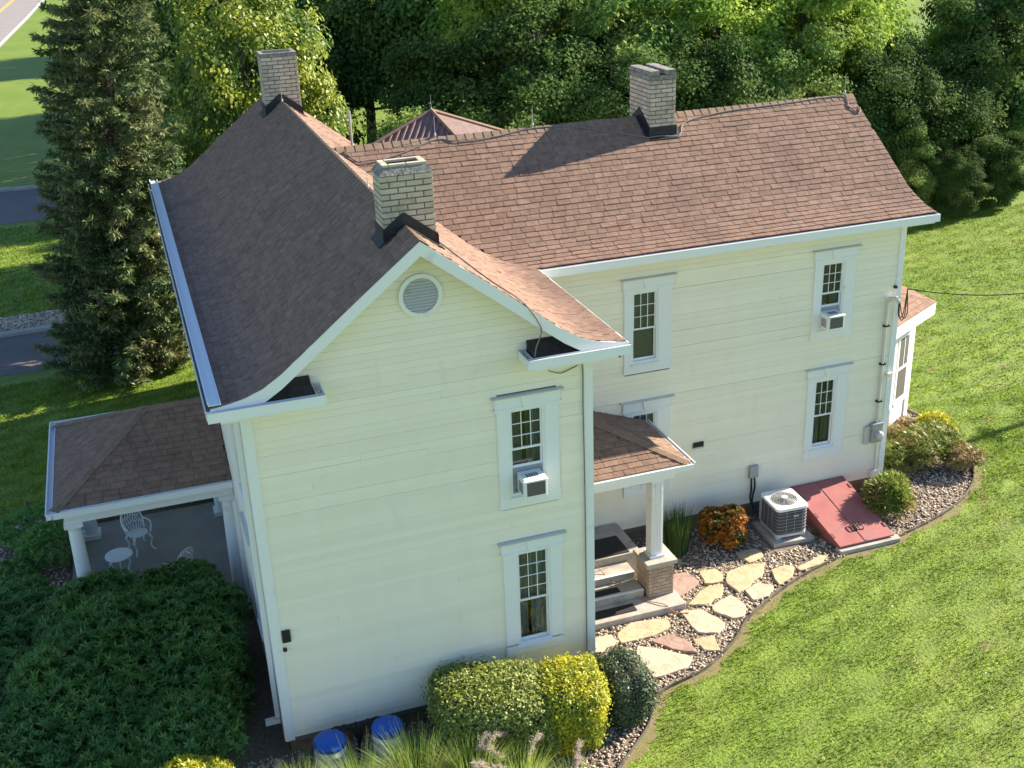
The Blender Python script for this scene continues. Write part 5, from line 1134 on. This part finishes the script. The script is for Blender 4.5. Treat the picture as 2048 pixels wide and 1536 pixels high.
for (x, y, r, h, lab) in ((-4.1, 8.6, 0.75, 0.9, 'dark shrub growing beside the far porch column'), (-1.5, 10.9, 0.9, 0.75, 'dark shrub along the far edge of the porch floor'), (-0.6, 10.6, 0.6, 0.6, 'dark low shrub between porch floor and front wall'), (-3.0, 10.5, 0.5, 0.55, 'small pale tipped shrub at the porch corner'), (-4.7, 6.6, 0.75, 0.7, 'small dark shrub in the gravel beside the porch'), (-4.9, 7.9, 0.6, 0.5, 'low dark shrub left of the far porch column'), (-4.6, 9.8, 0.8, 0.8, 'dark shrub at the lawn side corner of the porch bed')):
    fn = lumpy([(0, 0, h * 0.45, r, r, h * 0.55), (r * 0.4, r * 0.2, h * 0.5, r * 0.6, r * 0.6, h * 0.5)]); V, F = shoots(fn, int(700 * r), 7, 0.10); plant('porch_shrub', lab, 'shrub', (x, y, 0), V, F, LEAF_SHRUB, 'shrubs round the front porch')

def grass_clump(n, h, spread, width, rad, bend=0.7, up=0.3):
    a = rng.uniform(0, 6.28, n); r = rad * np.sqrt(rng.random(n)); P = np.stack([r * np.cos(a), r * np.sin(a), np.zeros(n)], 1)
    ln = np.stack([np.cos(a), np.sin(a)], 1) * (rng.uniform(up * 0.2, 1, (n, 1)) * spread) + rng.normal(0, 0.1, (n, 2))
    return blades(P, h * rng.uniform(0.55, 1.1, n), width * rng.uniform(0.7, 1.3, n), ln, bend=bend, segs=5)
V, F = grass_clump(700, 1.05, 0.42, 0.022, 0.26, bend=0.35); plant('reed_clump', 'upright dark green reed clump against the wing wall', 'grass', (9.35, 3.62, 0), V, F, REED)
fn = lumpy([(-0.22, 0.1, 0.62, 0.34, 0.33, 0.30), (0.20, 0.02, 0.60, 0.34, 0.34, 0.33), (0.08, -0.22, 0.32, 0.36, 0.34, 0.36), (-0.15, 0.1, 0.3, 0.36, 0.34, 0.32)]); V, F = shoots(fn, 1500, 6, 0.075, asp=0.55)
plant('barberry', 'round orange leaved shrub between the reeds and the condenser', 'shrub', (10.42, 3.45, 0), V, F, LEAF_ORANGE, stem=stemcluster(0.35, 0.5))
V, F = shoots(lumpy([(0, 0, 0.42, 0.50, 0.46, 0.46), (0.24, 0.18, 0.45, 0.34, 0.34, 0.42), (-0.28, -0.1, 0.36, 0.34, 0.34, 0.38), (0.1, -0.3, 0.3, 0.3, 0.25, 0.3)]), 800, 7, 0.20, asp=0.16, up=1.3, depth=0.35, open_=0.75); plant('peony_shrub', 'bushy light green shrub right beside the red cellar door', 'shrub', (14.62, 3.25, 0), V, F, LEAF_OLIVE, stem=stemcluster(0.4, 0.5, 10))
V, F = grass_clump(60, 0.22, 0.7, 0.012, 0.06); plant('weed_tuft', 'small green weed tuft at the foot of the condenser pad', 'grass', (12.55, 3.0, 0.02), V, F, REED)
for (x, y, r, h, mt_, lab) in ((15.75, 4.75, 0.55, 0.95, LEAF_OLIVE, 'leafy green plant at the wing corner'), (16.5, 4.85, 0.66, 1.05, LEAF_OLIVE, 'tall mixed green plant in the end bed'), (17.3, 5.15, 0.70, 0.95, LEAF_OLIVE, 'broad olive green plant in the middle of the end bed'), (17.65, 4.4, 0.52, 0.62, LEAF_TAN, 'dry brownish plant near the rim of the end bed'), (17.95, 5.9, 0.50, 0.85, LEAF_GOLD, 'yellow green plant in the end bed beside the lawn'), (17.2, 6.2, 0.38, 0.7, LEAF_TAN, 'dry reddish tan plant close to the white bay'), (16.4, 5.45, 0.38, 1.0, LEAF_TAN, 'tall straw coloured plant below the bay wall')):
    fn = lumpy([(0, 0, h * 0.5, r, r, h * 0.5), (r * 0.4, -r * 0.2, h * 0.45, r * 0.7, r * 0.7, h * 0.45)]); V, F = shoots(fn, int(800 * r), 7, 0.14, asp=0.2, up=1.3, depth=0.4); plant('border_plant', lab, 'plant', (x, y, 0), V, F, mt_, 'plants in the bed at the end of the wing')
# ornamental grasses along the near edge
for i, (x, y, n, h, lab) in enumerate(((0.05, -1.6, 520, 1.05, 'arching pale green ornamental grass by the house corner'), (0.95, -2.0, 900, 1.25, 'dense green ornamental grass in front of the first drum'), (1.9, -1.9, 900, 1.3, 'bright green ornamental grass in front of the second drum'), (2.75, -2.15, 620, 1.0, 'ornamental grass with pale blades under the variegated shrub'), (3.5, -2.45, 480, 0.85, 'ornamental grass with pink plumes below the variegated shrub'), (4.25, -2.85, 300, 0.6, 'low ornamental grass with drooping plumes at the bed edge'))):
    V, F = grass_clump(int(n * 1.5), h * (0.95 if i < 3 else 1.2), 0.7, 0.017, 0.24, bend=0.7); t = plant('ornamental_grass', lab, 'grass', (x, y, 0), V, F, ORNG, 'ornamental grasses along the gable wall')
    if i >= 3:
        Vs, Fs, c = [], [], 0
        for k in range(4):
            a = rng.uniform(0, 6.28); r = rng.uniform(0.25, 0.55); b = np.array([r * 0.5 * math.cos(a), r * 0.5 * math.sin(a), h * 0.9]); e = b + np.array([r * math.cos(a) * 0.9, r * math.sin(a) * 0.9, rng.uniform(-0.05, 0.2)])
            n = 260; f = rng.random(n); c_ = b + (e - b) * f[:, None]; c_[:, 2] += 0.12 * np.sin(f * 3.14); dr_ = unit((e - b) * 0.6 + rng.normal(0, 0.35, (n, 3)) + np.array([0, 0, -0.35]))
            V, F = leaves(c_ + rng.normal(0, 0.012, (n, 3)), rng.normal(size=(n, 3)), 0.09 * rng.uniform(0.6, 1.2, n), 0.10, along=dr_); Vs.append(V); Fs.append(F + c); c += len(V)
        link('plumes', npmesh('plumes', np.concatenate(Vs), np.concatenate(Fs), PLUME), t)

# ------------------------------------------------------------------ trees
def crown(seed, rx, ry, rz, n_cl, n_leaf, leaf, low=-0.75):
    g = np.random.default_rng(seed); Vs, Fs, c = [], [], 0
    d = unit(g.normal(size=(n_cl * 3, 3))); d = d[d[:, 2] > low][:n_cl]; rad = g.uniform(0.45, 0.98, len(d)) ** 0.7
    lob = 1 + 0.20 * np.sin(d[:, 0] * 4 + seed) * np.cos(d[:, 1] * 3.3 + seed * 2) + 0.12 * np.sin(d[:, 2] * 6 + seed)
    C = d * (rad * lob)[:, None] * np.array([rx, ry, rz])
    for cc, dd in zip(C, d):
        r = g.uniform(0.13, 0.30) * (rx + ry) * 0.5; k = int(n_leaf * g.uniform(0.6, 1.4)); q = unit(g.normal(size=(k, 3))); q[:, 2] *= 0.75
        sub = g.normal(0, 0.35, (9, 3)); q2 = q * (g.uniform(0.35, 1.0, (k, 1)) ** 0.6) + sub[g.integers(0, 9, k)]
        P = cc + q2 * r * np.array([1, 1, 0.8])
        nn = unit(q * 0.6 + dd * 0.5 + g.normal(0, 0.55, (k, 3)) + np.array([0, 0, 0.45])); al = q * 0.5 + dd * 0.4 + np.array([0, 0, -0.45]) + g.normal(0, 0.5, (k, 3))
        V, F = leaves(P, nn, leaf * g.uniform(0.45, 1.6, k), 0.62, along=al, g=g); Vs.append(V); Fs.append(F + c); c += len(V)
    return np.concatenate(Vs), np.concatenate(Fs), C
CROWNS = []
for i, (sd, rx, ry, rz, nc, nl, lf_) in enumerate(((21, 3.3, 3.1, 5.2, 120, 480, 0.165), (22, 3.6, 3.4, 4.8, 130, 480, 0.155), (23, 3.0, 3.2, 5.6, 105, 520, 0.18), (24, 3.9, 3.5, 5.0, 135, 480, 0.15))):
    V, F, C = crown(sd, rx, ry, rz, nc, nl, lf_); me = npmesh('crown', V, F, LEAF_DARK)
    tr = MB(); tr.tube([(0, 0, -6.2), (0.1, 0.05, -3.5), (-0.05, 0.1, -0.5), (0.1, 0, 2.5), (0, 0, 4.2)], [0.26, 0.2, 0.15, 0.09, 0.03], 8)
    for q in C[::4]:
        s0 = np.array([0, 0, np.clip(q[2] - 1.6, -3.5, 3)]); tr.tube([tuple(s0), tuple(s0 + (q - s0) * 0.5 + np.array([0, 0, 0.25])), tuple(q)], [0.07, 0.045, 0.015], 5)
    CROWNS.append((me, tr.mesh('trunk', BARK)))
def tree(name, lab, x, y, s, h, ci, rz, leafm, group):
    """h = height of the crown's centre"""
    t = thing(name, lab, 'tree', (x, y, 0), rz, group); me, trk = CROWNS[ci]
    c = link('crown', me, t); c.location = (0, 0, h); c.scale = (s, s, s * (h / (5.6 * s))) if h / s > 5.6 else (s, s, s)
    c.material_slots[0].link = 'OBJECT'; c.material_slots[0].material = leafm
    k = link('trunk', trk, t); k.location = (0, 0, h); k.scale = (s, s, max(s, h / 6.0))
    return t
KIND = {'d': (LEAF_DARK, 'dark green leafy tree in the wood behind the house'), 'm': (LEAF_MID, 'mid green leafy tree in the wood behind the house'), 'l': (LEAF_SUNLIT, 'tree in the wood behind the house with sunlight painted into its lime green leaves'), 'y': (LEAF_YEL, 'yellow leaved tree in the wood behind the house')}
FOREST = [(7.6, 45.5, 1.2, 6.6, 'd'), (9.6, 26.4, 0.66, 3.1, 'm'), (12.0, 30.0, 0.85, 4.0, 'd'), (12.0, 46.5, 1.25, 7.2, 'd'), (16.5, 45.5, 1.25, 7.2, 'm'), (4.0, 51, 1.2, 6.8, 'd'), (20.5, 44, 1.25, 7.2, 'm'), (13.6, 26.6, 0.74, 3.5, 'm'), (15.4, 29.2, 0.95, 5.0, 'd'), (17.8, 26.8, 0.8, 3.8, 'd'), (19.6, 30.0, 1.0, 5.0, 'm'), (22.2, 27.2, 0.85, 4.2, 'd'),
          (24.3, 30.2, 1.0, 5.2, 'l'), (26.2, 27.3, 0.8, 4.0, 'm'), (28.9, 29.6, 1.0, 5.0, 'l'), (30.4, 26.6, 0.75, 3.6, 'd'), (33.4, 29.0, 0.62, 3.0, 'd'), (34.2, 26.2, 0.60, 2.7, 'd'), (37.6, 28.6, 0.9, 4.5, 'd'), (42.8, 31.8, 1.0, 5.5, 'd'), (30.6, 24.6, 0.38, 1.6, 'm'), (32.6, 23.8, 0.32, 1.3, 'd'), (35.4, 24.4, 0.34, 1.4, 'd'), (28.2, 25.4, 0.40, 1.7, 'd'),
          (21.5, 34.8, 1.15, 6.8, 'l'), (16.2, 33.8, 1.1, 7.0, 'l'), (26.8, 34.4, 1.1, 6.6, 'l'), (31.6, 33.2, 1.1, 6.2, 'l'), (36.0, 31.6, 0.62, 3.0, 'l'), (44.0, 34.5, 1.15, 6.4, 'd'), (24.5, 39.5, 1.2, 7.6, 'm'), (30.0, 39.0, 1.2, 7.0, 'l'), (46, 36.5, 1.2, 6.6, 'd'), (29.0, 46.0, 1.3, 7.8, 'm'), (55, 44, 1.3, 7, 'd'), (9, 60, 1.25, 6.6, 'd'), (5.5, 70, 1.3, 6.8, 'm'), (11.5, 66, 1.3, 7.0, 'd'), (6.5, 98, 1.5, 8, 'd'), (11, 105, 1.5, 8, 'm')]
for i, (x, y, s, h, k) in enumerate(FOREST):
    m_, lab = KIND[k]
    if s < 0.5: lab = 'low bushy tree where the wood meets the far lawn'
    elif y > 43: lab = 'distant tree deep in the wood behind the house'
    elif s < 0.8: lab = 'medium sized tree at the front of the wood behind the wing roof'
    tree('leafy_tree', lab, x, y, s, h, i % 4, i * 1.7, m_, 'trees of the wood behind the house')
tree('leafy_tree', 'bright yellow green tree behind the far chimney beside the spruce', 3.5, 26.4, 0.86, 6.2, 1, 0.6, LEAF_YEL, None)

# spruce
def spruce(H, R0, seed):
    g = np.random.default_rng(seed); Vs, Fs, c = [], [], 0; tr = MB(); tr.tube([(0, 0, -0.1), (0, 0, H * 0.5), (0, 0, H * 0.97)], [0.30, 0.18, 0.02], 10)
    z = 0.35; k = 0
    while z < H - 0.2:
        f = z / H; rad = R0 * (1 - f) ** 0.5 * g.uniform(0.88, 1.1); nb = int(7 + 7 * (1 - f))
        for b in range(nb):
            a = 6.283 * b / nb + g.uniform(-0.25, 0.25) + k * 0.7; Lb = rad * g.uniform(0.7, 1.12); u = np.array([math.cos(a), math.sin(a), 0]); sd = np.array([-u[1], u[0], 0])
            n = max(4, int(Lb / 0.14)); t = (np.arange(n) + 0.5) / n; spine = u * (t * Lb)[:, None]; spine[:, 2] = z + 0.10 * Lb - 0.42 * Lb * t + 0.34 * Lb * t ** 2.2
            if b % 2 == 0: tr.tube([(0, 0, z), tuple(spine[n // 2]), tuple(spine[-1])], [0.035, 0.02, 0.006], 4)
            # hanging branchlets
            for i in range(n):
                if t[i] < 0.22: continue
                wdt = 0.42 * (1.15 - t[i]) * (0.5 + 0.5 * (1 - f)) + 0.10
                for sg in (-1, 1, 0):
                    q = 11; s0 = spine[i]; dr_ = unit(sd * sg * g.uniform(0.6, 1.0) + u * g.uniform(0.35, 0.9) + np.array([0, 0, -g.uniform(0.35, 1.1)])) if sg else unit(u + np.array([0, 0, -g.uniform(0.1, 0.9)]))
                    ll = wdt * g.uniform(0.7, 1.3) * (1.0 if sg else 0.8)
                    tt = g.random(q); P = s0 + dr_ * (tt * ll)[:, None]; al = dr_ * 0.9 + g.normal(0, 0.5, (q, 3))
                    V, F = leaves(P, g.normal(size=(q, 3)) + np.array([0, 0, 0.8]), 0.20 * g.uniform(0.7, 1.3, q), 0.27, along=al, g=g); Vs.append(V); Fs.append(F + c); c += len(V)
        z += 0.34 + 0.12 * f; k += 1
    return np.concatenate(Vs), np.concatenate(Fs), tr
V, F, tr = spruce(20.0, 2.55, 8)
t = thing('spruce_tree', 'tall dark green spruce with drooping branches beyond the front of the house', 'tree', (-1.85, 20.6, 0)); t.rotation_euler[1] = R(4.5); me_ = npmesh('crown', V, F, NEEDLE); tm_ = tr.mesh('trunk', BARK); link('crown', me_, t); link('trunk', tm_, t)

# ------------------------------------------------------------------ lawn grass
def lawn(n, x0, x1, y0, y1, h, wd, seed):
    g = np.random.default_rng(seed); Q = g.uniform((x0, y0), (x1, y1), (n, 2)); ok = ~inside(Q, BEDPOLY) & (~inside(Q, BEDGRASS) | (g.random(n) < 0.18)) & ~inside(Q, LBED) & ~((Q[:, 0] > 0) & (Q[:, 0] < W) & (Q[:, 1] > 0.05) & (Q[:, 1] < L)) & ~((Q[:, 0] >= W) & (Q[:, 0] < XB) & (Q[:, 1] > D1) & (Q[:, 1] < L)) & ~((Q[:, 1] > 20.5) & (Q[:, 1] < 27.4) & (Q[:, 0] < 1.6))
    # leave thin worn spots
    nz = np.sin(Q[:, 0] * 2.1 + 1.3) * np.sin(Q[:, 1] * 2.7 + Q[:, 0]) + 0.6 * np.sin(Q[:, 0] * 5.3 - Q[:, 1] * 4.1); ok &= (nz < 0.95) | (g.random(n) < 0.25)
    Q = Q[ok]; P = np.concatenate([Q, np.zeros((len(Q), 1))], 1); a = g.uniform(0, 6.28, len(Q)); ln = np.stack([np.cos(a), np.sin(a)], 1) * g.uniform(0.2, 1.0, (len(Q), 1))
    hh = h * g.uniform(0.5, 1.25, len(Q)) * (1 + 0.45 * np.sin(Q[:, 0] * 3.1 + Q[:, 1] * 1.7) * np.sin(Q[:, 1] * 3.7 - Q[:, 0]) + 0.35 * np.sin(Q[:, 0] * 0.9 + 2) * np.sin(Q[:, 1] * 1.3 + Q[:, 0] * 0.4))
    return blades(P, hh, wd * g.uniform(0.7, 1.3, len(Q)), ln, g=g, bend=0.6, segs=1)
parts = [lawn(170000, 3.6, 24, -5.5, 8, 0.055, 0.018, 1), lawn(90000, 15, 40, 3, 24, 0.08, 0.035, 2), lawn(40000, -8, 1, 10.5, 20.5, 0.07, 0.03, 3), lawn(25000, -12, 0, 27.5, 41, 0.09, 0.05, 4)]
Vs = np.concatenate([p[0] for p in parts]); off = np.cumsum([0] + [len(p[0]) for p in parts[:-1]]); Fs = np.concatenate([p[1] + o_ for p, o_ in zip(parts, off)])
link('lawn_grass', npmesh('lawn_grass', Vs, Fs, BLADE), None, kind='stuff', label='short mown green lawn grass round the house', category='grass')

n = 700; Q = np.stack([rng.uniform(6, 26, n), rng.uniform(-5, 16, n)], 1); Q = Q[~inside(Q, BEDPOLY) & ~((Q[:, 0] < 15.4) & (Q[:, 1] > D1 - 0.2))]
V, F = leaves(np.concatenate([Q, np.full((len(Q), 1), 0.05)], 1), rng.normal(0, 0.3, (len(Q), 3)) + np.array([0, 0, 1.0]), 0.07 * rng.uniform(0.6, 1.4, len(Q)), 0.6)
link('fallen_leaves', npmesh('fallen_leaves', V, F, LEAF_TAN), None, kind='stuff', label='scattered dry tan leaves lying on the lawn', category='leaves')
